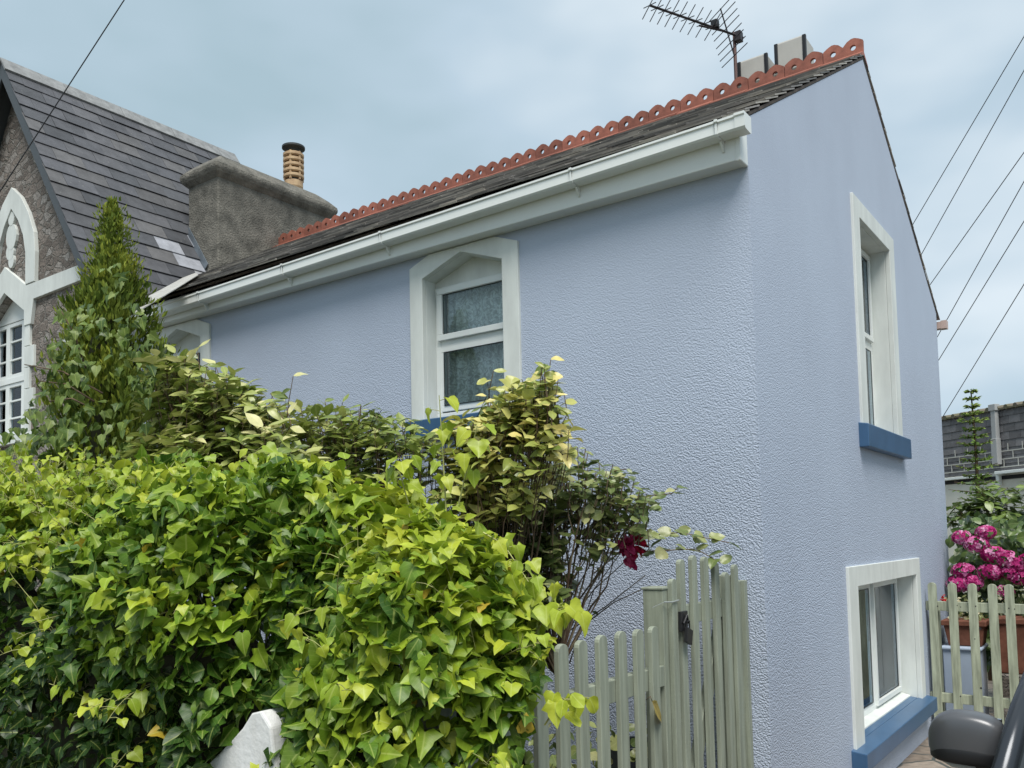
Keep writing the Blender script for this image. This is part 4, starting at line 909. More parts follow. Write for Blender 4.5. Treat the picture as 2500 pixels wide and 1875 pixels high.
# ================================================================== PLANTS
def rv(n, s=1.0): return nr.normal(0, s, (n, 3))
class Plant:
    def __init__(s): s.P = []; s.T = []; s.N = []; s.S = []; s.C = []; s.st = MB()
    def add(s, P, T, Nn, S, C): s.P.append(np.atleast_2d(P)); s.T.append(np.atleast_2d(T)); s.N.append(np.atleast_2d(Nn)); s.S.append(np.atleast_1d(S)); s.C.append(np.atleast_2d(C))
    def build(s, root, name, m, kinds, stem=None, **kw):
        if s.P:
            me = leaves_mesh(name, np.concatenate(s.P), np.concatenate(s.T), np.concatenate(s.N), np.concatenate(s.S), np.concatenate(s.C), kinds, **kw); link(name, me, m, root)
        if s.st.v: s.st.build('stem', stem or M_twig, root, smooth=True)
# ---- ivy hedge
HX = [-5.5, -3.1, -2.1, -1.1, -.35, -.08, .07, .15, .22]; HZ = [2.24, 2.12, 2.04, 1.85, 1.68, 1.60, 1.47, 1.32, 1.1]
def hedge_pt(x, th):
    h = np.interp(x, HX, HZ); hd = .50*np.sqrt(np.clip(1-np.clip((x+.50)/.74, 0, 1)**2, .02, 1))
    cs, sn = np.cos(th), np.sin(th)
    y = -2.36-hd*np.sign(cs)*np.abs(cs)**.75; z = .35+(h-.35)*np.abs(sn)**.6
    return np.stack([x, y, z], 1)
def hedge_n(x, th):
    e_ = 1e-3; a = hedge_pt(x+e_, th)-hedge_pt(x-e_, th); b_ = hedge_pt(x, th+e_)-hedge_pt(x, th-e_); n = norm(np.cross(b_, a)); c = hedge_pt(x, th)-np.array([0, -2.36, 1.0])*np.array([0, 1, 1])-np.stack([x, 0*x, 0*x], 1)
    n = np.where((n*c).sum(1, keepdims=True) < 0, -n, n); n[:, 0] = np.where((x > -.3) & (n[:, 0] < 0), -n[:, 0], n[:, 0]); return n
hedge = empty('ivy_hedge', (-1.5, -2.4, 0), 'overgrown ivy hedge with lime green young leaves filling the lower left foreground', 'hedge')
hp = Plant(); n = 19000
x = .22-4.75*nr.random(n)**1.15; th = nr.uniform(.05, 2.5, n)
P = hedge_pt(x, th); Nn = hedge_n(x, th)
lump = (vnoise(P, 2.3, 1)-.5)*.56+.10*np.exp(-((x+1.25)/.35)**2)*np.clip(np.sin(th), 0, 1)+(vnoise(P, 7, 2)-.5)*.16
dep = nr.exponential(.055, n); P = P+Nn*(lump-dep+.03)[:, None]
shade_dk = -.07+.32*np.clip((-.75-x)/.8, 0, 1)*np.clip((2.02-P[:, 2])/.35, 0, 1)+.15*np.clip((1.55-P[:, 2])/.3, 0, 1)  # painted shade: darkens leaves on the left and lower hedge face
young = np.clip(.50*vnoise(P, 1.7, 3)+.45*vnoise(P, 6, 9)+.16*np.clip((x+1.6)/1.6, -1, 1)+.22*np.clip((P[:, 2]-1.5)/.5, -1, 1)-.02-shade_dk+nr.normal(0, .15, n), 0, 1)  # leaf tone: random age, lighter right and on top, painted shade subtracted
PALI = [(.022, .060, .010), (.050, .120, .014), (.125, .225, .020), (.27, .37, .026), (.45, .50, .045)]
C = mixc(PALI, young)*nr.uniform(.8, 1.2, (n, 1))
yel = nr.random(n) < .008; C[yel] = (.5, .36, .04)
T = -np.array([0, 0, 1.0])*.6+Nn*.40+rv(n, .62); up = Nn*.7+np.array([0, 0, .65])+rv(n, .55)
S = nr.uniform(.032, .070, n)*np.where(x < -2, .88, np.where(x > -.9, 1.15, 1))
_pr = np.array(_r); _pu = np.array(_u); _pf = np.array(_f); _pc = np.array(CAM)
def pxy(Q): d_ = np.atleast_2d(Q)-_pc; w_ = d_@_pf; return 1250+FPX*(d_@_pr)/w_, 937.5+PYO-FPX*(d_@_pu)/w_
def in_pier(Q):    # a hole in the ivy where the pier shows
    a_, b_ = pxy(Q); Q = np.atleast_2d(Q); return (b_ > np.interp(a_, [470, 500, 560, 605, 640, 665], [2000, 1868, 1812, 1738, 1735, 2000])) & (Q[:, 1] < -2.3)
def trimmed(Q):     # the hedge has been clipped back diagonally where it meets the low pickets
    a_, b_ = pxy(Q); return a_ > np.interp(b_, [1250, 1400, 1480, 1600, 1700, 1900], [1170, 1250, 1340, 1330, 1300, 1265])
keep = ~trimmed(P+T/np.linalg.norm(T, axis=1, keepdims=True)*.03) & ~in_pier(P+T/np.linalg.norm(T, axis=1, keepdims=True)*.03)
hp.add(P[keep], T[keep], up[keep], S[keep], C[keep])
def shoot(pl, p0, d0, L, nl, size, pal, droop=.6, r=.0022, lo=.5, petiole=.045):
    p0 = np.array(p0, float); d = norm(np.array(d0, float)); pts = [p0]; m = 9; k = L/m
    for i in range(m):
        d = norm(d+np.array([0, 0, -droop/m])+nr.normal(0, .10, 3)); pts.append(pts[-1]+d*k)
    pl.st.tube([tuple(q) for q in pts], r, r*.5, n=4, cap=False)
    for j in range(nl):
        f = .12+.88*(j+.5)/nl; i = min(m-1, int(f*m)); q = pts[i]+(pts[i+1]-pts[i])*(f*m-i); ax = norm(pts[i+1]-pts[i])
        sd = norm(np.cross(ax, [0, 0, 1.0]))*(1 if j % 2 else -1); pd_ = norm(sd*.8+ax*.5+np.array([0, 0, .25])+nr.normal(0, .3, 3))
        q2 = q+pd_*petiole*nr.uniform(.5, 1.3)
        pl.st.tube([tuple(q), tuple((q+q2)/2+np.array([0, 0, .004])), tuple(q2)], .0013, .0010, n=3, cap=False)
        t_ = norm(pd_*.55+np.array([0, 0, -.75])+nr.normal(0, .25, 3)); n_ = norm(pd_*.6+np.array([0, -.25, .75])+nr.normal(0, .25, 3))
        pl.add(q2, t_, n_, size*nr.uniform(.7, 1.15)*(1-.35*f), mixc(pal, np.array([lo+(1-lo)*nr.random()])))
for i in range(330):
    xx = np.array([.16-3.7*rnd.random()**1.2]); tt = np.array([rnd.uniform(.25, 2.2)])
    p = hedge_pt(xx, tt)[0]; nn_ = hedge_n(xx, tt)[0]
    if -.95 < p[0] < -.45 and p[2] < 1.75 and p[1] < -2.3: continue
    d = nn_*1.0+np.array([0, 0, .35])+nr.normal(0, .35, 3)
    if trimmed(p+norm(d)*.12)[0]: continue
    shoot(hp, p-nn_*.05, d, rnd.uniform(.14, .34), rnd.randint(4, 8), .062, PALI[2:], lo=.15 if p[0] < -1.6 else .3)
for i in range(95):     # young upright shoots on the crest
    xx = np.array([-.05-3.6*rnd.random()]); tt = np.array([rnd.uniform(1.15, 1.9)]); p = hedge_pt(xx, tt)[0]
    d = np.array([rnd.uniform(-.5, .5), rnd.uniform(-.5, .1), 1.0])
    if trimmed(p+norm(d)*.15)[0]: continue
    shoot(hp, p, d, rnd.uniform(.12, .30), rnd.randint(4, 7), .058, PALI[2:], droop=.5, lo=.4)
for pth, y_ in (([(1090, 1260), (1082, 1120), (1072, 965)], -2.2), ([(1120, 1230), (1150, 1100), (1165, 1040)], -2.2), ([(1000, 1240), (975, 1150), (985, 1110)], -2.25), ([(830, 1250), (800, 1160), (820, 1110)], -2.3), ([(560, 1210), (590, 1130), (640, 1090)], -2.3), ([(1300, 1560), (1345, 1480), (1395, 1500)], -2.35), ([(1290, 1500), (1270, 1450), (1330, 1425)], -2.3), ([(1330, 1770), (1370, 1710), (1412, 1700)], -2.4), ([(1180, 1300), (1230, 1330), (1290, 1420)], -2.4)):
    q = [np.array(onY(*p_, y_)) for p_ in pth]; L_ = sum(np.linalg.norm(q[i+1]-q[i]) for i in range(2))
    hp.st.tube([tuple(a) for a in q], .003, .0015, n=5, cap=False)
    for j in range(9):
        f = .25+.75*(j+.5)/9; a = q[0]*(1-f)**2+2*q[1]*f*(1-f)+q[2]*f*f; i = 0 if f < .5 else 1; a = q[i]+(q[i+1]-q[i])*(f*2-i)
        pd_ = norm(np.array([math.cos(j*2.4), math.sin(j*2.4), .1])+nr.normal(0, .2, 3)); q2 = a+pd_*.035
        hp.st.tube([tuple(a), tuple(q2)], .0015, .0012, n=3, cap=False)
        hp.add(q2, norm(pd_*.5+np.array([0, 0, -.8])+nr.normal(0, .2, 3)), norm(pd_*.7+np.array([.2, -.5, .5])+nr.normal(0, .2, 3)), rnd.uniform(.045, .065), mixc(PALI[2:], np.array([.4+.6*rnd.random()])))
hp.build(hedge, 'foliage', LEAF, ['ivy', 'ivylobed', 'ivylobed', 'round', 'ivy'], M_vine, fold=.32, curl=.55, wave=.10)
# dark shell, its colour standing in for the shaded inside of the hedge
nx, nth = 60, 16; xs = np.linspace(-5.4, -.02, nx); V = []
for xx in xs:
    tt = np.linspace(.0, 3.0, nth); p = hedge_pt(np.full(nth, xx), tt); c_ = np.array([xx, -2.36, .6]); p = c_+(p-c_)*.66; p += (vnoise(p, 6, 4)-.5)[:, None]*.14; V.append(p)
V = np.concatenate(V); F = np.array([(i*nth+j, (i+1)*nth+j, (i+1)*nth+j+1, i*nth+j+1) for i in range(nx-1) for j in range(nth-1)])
link('dark_core', npmesh('dark_core', V, F), mat('hedge_inside', (.03, .035, .015), .95, vscale=20, col2=(.015, .012, .008)), hedge)
# ---- conifer
con = empty('conifer_tree', (-3.53, -1.6, 0), 'narrow dark green conifer with a pointed top standing by the stone house', 'tree')
cp = Plant(); n = 15000; CXY = np.array([-3.55, -1.6])
CZ = [1.2, 2.4, 2.65, 3.05, 3.3, 3.43, 3.7, 3.85, 3.97]; CR = [.34, .33, .31, .25, .18, .135, .08, .055, .012]
z = 1.3+2.66*nr.random(n)**.8; a = nr.uniform(0, 2*np.pi, n); R0 = np.interp(z, CZ, CR)
fr = .30+1.35*vnoise(np.stack([np.cos(a)*1.2, np.sin(a)*1.2, z*1.1], 1), 3.3, 12); rr_ = R0*fr*(1-.35*nr.random(n)**2)+.05*(nr.random(n) < .12)
lean = (z-2.4)*.012
P = np.stack([CXY[0]+rr_*np.cos(a)+lean, CXY[1]+rr_*np.sin(a), z+.05*vnoise(np.stack([a, a, z], 1), 3, 5)], 1); rad = np.stack([np.cos(a), np.sin(a), 0*a], 1)
T = rad*.45+np.array([0, 0, 1.0])+rv(n, .28)
cc = mixc([(.05, .085, .012), (.12, .17, .022), (.24, .28, .035), (.36, .37, .05)], np.clip(.25*vnoise(P, 5, 21)+.55*vnoise(P, 14, 22)+nr.normal(0, .14, n), 0, 1))
cp.add(P, T, rad+rv(n, .5), nr.uniform(.035, .065, n)*np.clip(R0/.15, .55, 1), cc)
for dx_, dz_ in ((.13, 3.56), (-.12, 3.2), (.20, 3.15), (-.24, 2.95), (.06, 3.72), (-.20, 3.35), (.27, 2.95), (-.33, 2.75), (.30, 2.75)):     # side leaders
    m = 700; t = nr.random(m); a = nr.uniform(0, 6.28, m); r0 = .075*(1-t)+.008
    P = np.stack([CXY[0]+dx_+r0*np.cos(a), CXY[1]-.05+r0*np.sin(a), dz_-.42+.42*t], 1); rad = np.stack([np.cos(a), np.sin(a), 0*a], 1)
    cp.add(P, rad*.4+np.array([0, 0, 1.])+rv(m, .2), rad+rv(m, .4), nr.uniform(.03, .055, m), mixc([(.06, .10, .018), (.13, .175, .025), (.20, .23, .035)], vnoise(P, 12, 4)))
cp.build(con, 'foliage', NEEDLE, ['lance'])
b = MB(); b.tube([(-3.55, -1.6, 0), (-3.55, -1.6, 2.4), (-3.54, -1.6, 3.85)], .05, .008, n=8); b.build('trunk', M_twig, con, smooth=True)
b = MB(); b.lathe([(.17, 1.2), (.17, 2.4), (.13, 3.0), (.06, 3.5), (.01, 3.8)], -3.55, -1.6, 14); b.build('dark_core', mat('conifer_inside', (.03, .035, .015), .95), con)  # solid dark core inside the conifer sprays
# ---- ivy climbing on the conifer and beside it
civ = empty('climbing_ivy', (-3.7, -1.8, 0), 'broad leaved grey green ivy climbing up the left side of the narrow conifer', 'plant')
ip = Plant()
GI = [(.045, .085, .02), (.09, .15, .03), (.15, .22, .04), (.24, .30, .10)]
def blobleaves(pl, px, py, rx, ry, y, yt, n, S, pal, tdown=.8, fill=.6):
    for i in range(n):
        r = math.sqrt(rnd.uniform((1-fill)**2, 1)); a = rnd.uniform(0, 6.283); q = np.array(onY(px+rx*r*math.cos(a), py+ry*r*math.sin(a), y+rnd.uniform(-yt, yt)))
        pl.add(q, norm(np.array([.1*math.cos(a), -.25, -tdown])+nr.normal(0, .4, 3)), norm(np.array([.1, -.75, .55])+nr.normal(0, .4, 3)), S*rnd.uniform(.6, 1.15), mixc(pal, np.array([rnd.random()])))
for (px, py, rx, ry, n, S) in ((195, 780, 50, 50, 50, .07), (280, 680, 35, 50, 34, .055), (160, 900, 60, 75, 130, .07), (130, 1020, 70, 70, 150, .07), (330, 800, 40, 60, 60, .06), (350, 940, 30, 60, 60, .06), (230, 860, 80, 80, 60, .06), (260, 1050, 110, 70, 110, .055), (60, 1090, 90, 50, 120, .07)):
    blobleaves(ip, px, py, rx, ry, -2.02, .12, int(n*.55), S*.85, GI, fill=1)
for p0, p1 in (((250, 960), (60, 890)), ((230, 980), (95, 930)), ((210, 900), (150, 760)), ((230, 1000), (120, 980))):
    a, b_ = Vector(onY(*p0, -1.95)), Vector(onY(*p1, -2.1)); ip.st.tube([a, (a+b_)/2+Vector((0, 0, .04)), b_], .006, .003, n=5)
ip.build(civ, 'foliage', LEAF, ['ivylobed', 'ivylobed', 'ivy'], M_twig)
# ---- shrubs
def loose(n, x0, x1, yb, crest, y, k, sz):
    out = []
    for i in range(n):
        xb = rnd.uniform(x0, x1); xt = xb+rnd.uniform(-45, 45); yt = np.interp(xt, *zip(*crest))+rnd.uniform(-12, 45); xm = (xb+xt)/2+rnd.uniform(-20, 20)
        out.append((((xb, yb), (xm, (yb+yt)/2), (xt, yt)), y+rnd.uniform(-.12, .12), rnd.randint(k-2, k+3), sz*rnd.uniform(.75, 1.1)))
    return tuple(out)
def shrub(root, blobs, base, kinds, S, pal, stem, nl=(4, 7), tips=(), axisup=1.0, fold=.25, curl=.5, yj=.18, twig=.0035, droopleaf=.15):
    pl = Plant(); bs = Vector(base)
    def whorl(q, ax, k, sz):
        ax = norm(np.array(ax)); o1 = norm(np.cross(ax, [.3, .2, 1.0] if abs(ax[2]) < .95 else [1.0, 0, 0])); o2 = np.cross(ax, o1); ph = rnd.uniform(0, 6.28)
        cm = rnd.random()
        for j in range(k):
            a = ph+j*2.4; rd = o1*math.cos(a)+o2*math.sin(a); t = norm(rd+ax*rnd.uniform(.1, .7)+np.array([0, 0, -droopleaf])+nr.normal(0, .15, 3)); nn_ = norm(ax*1.0-rd*.2+nr.normal(0, .2, 3))
            p0 = np.array(q)-ax*.05*(j/k); pl.st.tube([tuple(p0), tuple(p0+t*.012)], .0012, n=3, cap=False)
            pl.add(p0+t*.012, t, nn_, sz*rnd.uniform(.65, 1.1), mixc(pal, np.clip(np.array([cm*.55+rnd.random()*.5]), 0, 1)))
    for (px, py, rx, ry, y, n) in blobs:
        for i in range(n):
            r = math.sqrt(rnd.random()); a = rnd.uniform(0, 6.283); q = Vector(onY(px+rx*r*math.cos(a), py+ry*r*math.sin(a), y+rnd.uniform(-yj, yj)))
            mid = q.lerp(bs, rnd.uniform(.35, .55))+Vector((rnd.uniform(-.06, .06), rnd.uniform(-.06, .06), -.02)); ax = (q-mid).normalized()*axisup+Vector((rnd.uniform(-.4, .4), rnd.uniform(-.6, .3), .35))
            pre = q-ax.normalized()*.10
            if i % 7 == 0: pl.st.tube([q, pre, pre.lerp(mid, .5)+Vector((rnd.uniform(-.03, .03), 0, rnd.uniform(-.03, .03))), mid, mid.lerp(bs, .6), bs], twig*.5, twig*1.6, n=4, cap=False)
            else: pl.st.tube([q, pre, pre.lerp(mid, .22)+Vector((rnd.uniform(-.03, .03), rnd.uniform(-.03, .03), 0))], twig*.5, twig*.8, n=4, cap=False)
            whorl(q, ax, rnd.randint(*nl), S)
            if rnd.random() < .5: whorl(pre, ax+Vector((rnd.uniform(-1, 1), rnd.uniform(-1, 1), 0)), rnd.randint(2, 3), S*.9)
    for (pts, y, k, sz) in tips:      # individual long shoots; leaves follow the upper half
        q = [Vector(onY(*p_, y)) for p_ in pts]; pl.st.tube(q, twig*.9, twig*.5, n=5, cap=False)
        tot = len(q)-1
        for j in range(k):
            f = .25+.75*j/max(1, k-1); i = min(tot-1, int(f*tot)); p_ = q[i].lerp(q[i+1], f*tot-i); sdv = 1 if j % 2 else -1
            t = norm(np.array([_r.x*sdv, _r.y*sdv, rnd.uniform(-.5, .6)])+nr.normal(0, .25, 3)); pl.add(np.array(p_), t, norm(np.array([.1, -.55, .8])+nr.normal(0, .3, 3)), sz*rnd.uniform(.8, 1.1), mixc(pal, np.array([rnd.random()])))
    pl.build(root, 'foliage', LEAF2, kinds, stem, fold=fold, curl=curl)
    return pl
CAMP = [(.07, .11, .025), (.15, .21, .04), (.27, .33, .07), (.45, .46, .16), (.70, .66, .34)]
s1 = empty('camellia_shrub', (-1.9, -1.7, 0), 'glossy olive leaved shrub with cream edged leaves beside the conifer, under the farther front window', 'shrub')
shrub(s1, [(430, 990, 90, 95, -1.8, 60), (420, 900, 60, 50, -1.8, 24), (560, 1040, 120, 85, -1.8, 80), (530, 960, 75, 55, -1.8, 28), (650, 1130, 130, 70, -1.85, 70), (400, 1120, 110, 70, -1.9, 70)],
      (-2.1, -1.6, .6), ['oval'], .105, CAMP, M_twig, tips=loose(26, 380, 700, 1080, ((360, 880), (450, 880), (540, 905), (640, 960), (720, 990)), -1.78, 7, .075)+((((500, 960), (487, 900), (482, 850)), -1.75, 4, .10), (((560, 1000), (540, 930), (525, 890)), -1.75, 3, .09), (((700, 1030), (705, 980), (716, 918)), -1.7, 4, .075), (((380, 960), (372, 900), (368, 878)), -1.75, 4, .09)))
s2 = empty('rhododendron_shrub', (-1.2, -1.4, 0), 'loose shrub of narrow olive leaves against the wall between the two front windows', 'shrub')
shrub(s2, [(790, 1060, 90, 55, -1.5, 40), (880, 1060, 90, 60, -1.5, 40), (700, 1040, 60, 55, -1.5, 28), (970, 1100, 90, 80, -1.5, 44), (860, 1190, 150, 70, -1.6, 80)], (-1.3, -1.4, .6), ['oval', 'lance'], .088, CAMP[:4], M_twig,
      tips=loose(26, 680, 1040, 1120, ((680, 970), (800, 985), (880, 980), (960, 1030), (1040, 1040)), -1.5, 7, .06)+((((890, 1090), (878, 1030), (882, 990)), -1.5, 5, .055), (((930, 1120), (948, 1070), (945, 1040)), -1.5, 3, .06), (((780, 1060), (760, 1020), (768, 1000)), -1.5, 3, .06)))
VARP = [(.11, .16, .03), (.20, .26, .05), (.38, .40, .10), (.62, .58, .20), (.72, .60, .22)]
s3 = empty('variegated_shrub', (-.75, -1.3, 0), 'tall shrub with yellow variegated leaves rising in front of the nearer front window', 'shrub')
shrub(s3, [(1270, 1010, 85, 70, -1.35, 40), (1310, 950, 60, 50, -1.35, 16), (1250, 990, 50, 40, -1.35, 16), (1250, 1080, 130, 70, -1.35, 46), (1210, 1170, 130, 80, -1.4, 60), (1140, 1200, 90, 60, -1.5, 30), (1350, 1060, 60, 60, -1.35, 16), (1140, 1080, 90, 60, -1.4, 30)], (-.85, -1.25, .9), ['round', 'oval'], .072, VARP, M_twig,
      tips=loose(22, 1130, 1400, 1120, ((1080, 1040), (1180, 980), (1260, 950), (1330, 890), (1400, 980)), -1.35, 7, .058)+((((1335, 1060), (1330, 960), (1345, 878)), -1.35, 8, .06), (((1350, 1080), (1385, 1010), (1378, 965)), -1.35, 5, .058), (((1190, 1010), (1195, 950), (1205, 905)), -1.3, 4, .06), (((1150, 1080), (1200, 1010), (1190, 930)), -1.3, 3, .06)), fold=.3)
ROSP = [(.07, .11, .03), (.12, .17, .05), (.18, .23, .075), (.27, .31, .11), (.38, .38, .18)]
M_cane = mat('rose_cane', (.23, .19, .12), .6, .3, vscale=25, col2=(.11, .06, .04))
s4 = empty('rose_bush', (-.5, -.85, 0), 'leggy dark green rose bush with a single crimson bloom behind the picket fence', 'shrub')
shrub(s4, [(1320, 1200, 130, 80, -.9, 64), (1240, 1330, 120, 110, -.95, 100), (1440, 1190, 95, 70, -.85, 34), (1390, 1310, 110, 80, -.85, 40), (1270, 1440, 100, 60, -1.0, 56), (1510, 1240, 80, 70, -.75, 20), (1560, 1260, 50, 50, -.7, 8), (1200, 1210, 80, 80, -.95, 30), (1330, 1420, 110, 60, -.9, 26)], (-.70, -.95, 1.15), ['round', 'ivy', 'oval'], .066, ROSP, M_cane, nl=(3, 5),
      tips=loose(24, 1260, 1560, 1330, ((1260, 1100), (1400, 1100), (1500, 1130), (1560, 1190)), -.8, 7, .046)+((((1420, 1180), (1425, 1120), (1430, 1095)), -.8, 5, .04), (((1460, 1210), (1500, 1150), (1530, 1145)), -.75, 4, .038), (((1540, 1290), (1590, 1210), (1640, 1205), (1655, 1190)), -.6, 6, .055), (((1450, 1400), (1560, 1310), (1660, 1300), (1780, 1325)), -.45, 14, .075), (((1480, 1350), (1600, 1345), (1700, 1340), (1760, 1375)), -.45, 10, .072),
            (((1360, 1560), (1480, 1480), (1575, 1405)), -.6, 1, .045), (((1420, 1530), (1500, 1470), (1565, 1440)), -.6, 1, .04), (((1350, 1620), (1420, 1480), (1530, 1330)), -.55, 0, .04), (((1370, 1600), (1390, 1420), (1480, 1230)), -.6, 0, .05), (((1340, 1600), (1410, 1420), (1440, 1180)), -.6, 0, .05), (((1390, 1620), (1450, 1440), (1560, 1340)), -.6, 0, .05), (((1350, 1600), (1370, 1420), (1330, 1250)), -.65, 0, .05)), twig=.0045, curl=.3)
# the bloom
fc = Vector(onY(1540, 1330, -.72)); b = MB()
for lay, (r_, k, op) in enumerate(((.012, 4, .15), (.022, 5, .45), (.032, 6, .8), (.042, 7, 1.15), (.048, 7, 1.5))):
    for j in range(k):
        a = j*2*math.pi/k+lay*.7; U = 6; vs = []
        for iu in range(U+1):
            for iv in range(5):
                u_ = (iu/U-.5)*1.25*2*math.pi/k*.62; v_ = iv/4; rad = r_*(.35+.65*v_)*(1+.12*math.sin(5*a+iu)); el = (1-v_)*.9+.1
                zz = .055*v_*math.cos(op)+(.012*math.sin(iu*1.7+j) if v_ > .9 else 0); rr2 = rad*(.6+op*.5*v_)
                vs.append((fc.x+rr2*math.cos(a+u_), fc.y-.03+ -zz*.6+rr2*.35*math.sin(a+u_)*0-.0, fc.z+rr2*math.sin(a+u_)-.25*zz) if True else None)
        fs = [(iu*5+iv, (iu+1)*5+iv, (iu+1)*5+iv+1, iu*5+iv+1) for iu in range(U) for iv in range(4)]
        # push petals into a cup that opens towards the viewer
        vs = [(x_, y_-(.02*lay*-1)-.0, z_) for x_, y_, z_ in vs]; b.add(vs, fs)
b.add([], []); fl = b.build('flower', M_petal, s4, smooth=True)
fp = Plant()
for j in range(60):      # ruffled outer petals
    a = rnd.uniform(0, 6.28); rr2 = rnd.uniform(0, .035); p_ = np.array(fc)+np.array([rr2*math.cos(a)*.8, -.03-rnd.random()*.03, rr2*math.sin(a)])
    fp.add(p_, norm(np.array([math.cos(a), -.35, math.sin(a)-.2])+nr.normal(0, .2, 3)), norm(np.array([0, -.8, .4])+nr.normal(0, .35, 3)), rnd.uniform(.024, .036), mixc([(.26, .006, .05), (.46, .015, .12), (.60, .07, .22)], np.array([rnd.random()])))
for j in range(4):
    p_ = np.array(fc)+np.array([rnd.uniform(-.01, .02), -.02, -.05-.01*j]); fp.add(p_, norm(np.array([rnd.uniform(-.3, .4), -.2, -1])), norm(np.array([.2, -1, .1])+nr.normal(0, .3, 3)), .045, mixc([(.3, .008, .06), (.45, .02, .12)], np.array([rnd.random()])))
fp.build(s4, 'petals', leaf_mat('rose_petals', rough=.5, veinamt=0, trans=.2), ['round'], curl=.9, wave=.12)
# rusty seed leaves and dead foliage
dp = Plant()
dp.add(np.array(onX(1592, 1712, FX+.05)), np.array([.0, .75, -.62]), np.array([1, .1, .2]), .17, np.array([[.38, .30, .08]]))
dd = empty('dead_leaf', tuple(onX(1600, 1720, FX+.05)), 'large withered yellow brown leaf caught on the garden gate slats', 'leaf')
dp.st.tube([onX(1592, 1712, FX+.05), onX(1588, 1700, FX+.06), onX(1578, 1708, FX+.03)], .002, n=4)
dp.build(dd, 'leaf_blade', leaf_mat('withered_leaf', rough=.6, vein=(.25, .15, .04), veinamt=.7, trans=.2), ['oval'], fold=.35)
# pots behind the front fence
def pot(x, y, r, h, label, m=M_pot, z0=0):
    b = MB(); b.lathe([(r*.68, z0), (r*.92, z0+h*.82), (r, z0+h*.82), (r, z0+h), (r*.86, z0+h), (r*.84, z0+h*.9), (.0, z0+h*.88)], x, y, 28); return tag(b.build('flower_pot', m, smooth=False), label, 'pot')
pot(-.42, -.95, .17, .62, 'tall terracotta flower pot just behind the picket fence near the gate')
pot(-.62, -1.45, .20, .42, 'low wide brown flower pot behind the middle pickets', mat('brown_glaze', (.12, .05, .03), .3, .5))
pot(-.55, -.45, .15, .75, 'slim dark glazed flower pot standing behind the tall gate', mat('dark_glaze', (.03, .035, .04), .25, .5))
gp_ = empty('garden_plants', (-.8, -1.5, 0), 'low dark green garden plants growing at ground level behind the picket fence', 'plant')
q = Plant(); n = 2600; P = np.stack([nr.uniform(-1.8, -.28, n), nr.uniform(-2.3, -.35, n), nr.uniform(.1, 1.0, n)], 1); P[:, 2] *= .55+.6*vnoise(P, 2, 8)
q.add(P, rv(n, .7)+np.array([0, 0, -.3]), np.array([.3, -.4, .8])+rv(n, .4), nr.uniform(.04, .08, n), mixc(ROSP, nr.random(n))); q.build(gp_, 'foliage', LEAF2, ['oval', 'round'])
ug = empty('privet_shrub', (-3.0, -1.3, 0), 'dark green bushy shrub at the foot of the conifer behind the ivy hedge', 'shrub')
q = Plant(); n = 5200; P = np.stack([nr.uniform(-5.2, -.9, n), nr.uniform(-1.9, -1.0, n), 1.0+1.25*nr.random(n)**.7], 1); hcap = 1.75+.55*vnoise(P*np.array([1, 1, 0]), 2.2, 14); kk = P[:, 2] < hcap-np.clip((P[:, 0]+1.9)*.4, 0, .5); P = P[kk]; n = len(P)
q.add(P, rv(n, .6)+np.array([0, 0, -.5]), np.array([.1, -.6, .7])+rv(n, .4), nr.uniform(.045, .075, n), mixc([(.03, .06, .015), (.06, .11, .02), (.11, .16, .03)], nr.random(n))); q.build(ug, 'foliage', LEAF2, ['oval', 'round', 'ivy'])

# ---- hydrangea with pink heads
hy = empty('hydrangea_bush', (.7, 5.6, 0), 'hydrangea bush with magenta pink flower heads behind the rear picket fence', 'shrub')
q = Plant(); n = 5200
P = np.stack([nr.uniform(.06, 2.6, n), nr.uniform(5.2, 6.3, n), nr.uniform(.5, 2.05, n)], 1); kk = P[:, 2] < 1.74+.25*vnoise(P*np.array([1, 1, 0]), 2.5, 31)+.08*(P[:, 1]-5.2); P = P[kk]; n = len(P)
q.add(P, np.array([0, -.5, -.5])+rv(n, .5), np.array([0, -.7, .7])+rv(n, .4), nr.uniform(.07, .13, n), mixc([(.03, .06, .02), (.06, .11, .03), (.11, .17, .04)], nr.random(n))); q.build(hy, 'foliage', LEAF2, ['round'])
M_pink = leaf_mat('hydrangea_petal', rough=.6, veinamt=0, trans=.25, spec=.2)
for (px, py) in ((2348, 1312), (2384, 1328), (2406, 1300), (2424, 1353), (2456, 1364), (2483, 1380), (2352, 1394), (2341, 1425), (2370, 1423), (2418, 1396), (2470, 1398), (2492, 1410), (2451, 1446), (2520, 1370), (2560, 1400), (2540, 1340), (2600, 1380)):
    c_ = np.array(onY(px, py, 5.12)); m = 46; d = norm(rv(m)); d[:, 1] = -np.abs(d[:, 1]); R1 = rnd.uniform(.075, .10)
    f_ = Plant()
    for j in range(m):
        p_ = c_+d[j]*R1*np.array([1.15, .8, .8]); o1 = norm(np.cross(d[j], [.2, .1, 1])); o2 = np.cross(d[j], o1); col = mixc([(.28, .008, .10), (.50, .03, .20), (.68, .16, .40), (.75, .45, .62)], np.array([rnd.random()**1.6]))
        for w_ in range(4): a = w_*math.pi/2+j; f_.add(p_, o1*math.cos(a)+o2*math.sin(a)+d[j]*.2, d[j], .030, col)
    me = leaves_mesh('flower_head', np.concatenate(f_.P), np.concatenate(f_.T), np.concatenate(f_.N), np.concatenate(f_.S), np.concatenate(f_.C), ['round']); link('flower_head', me, M_pink, hy)
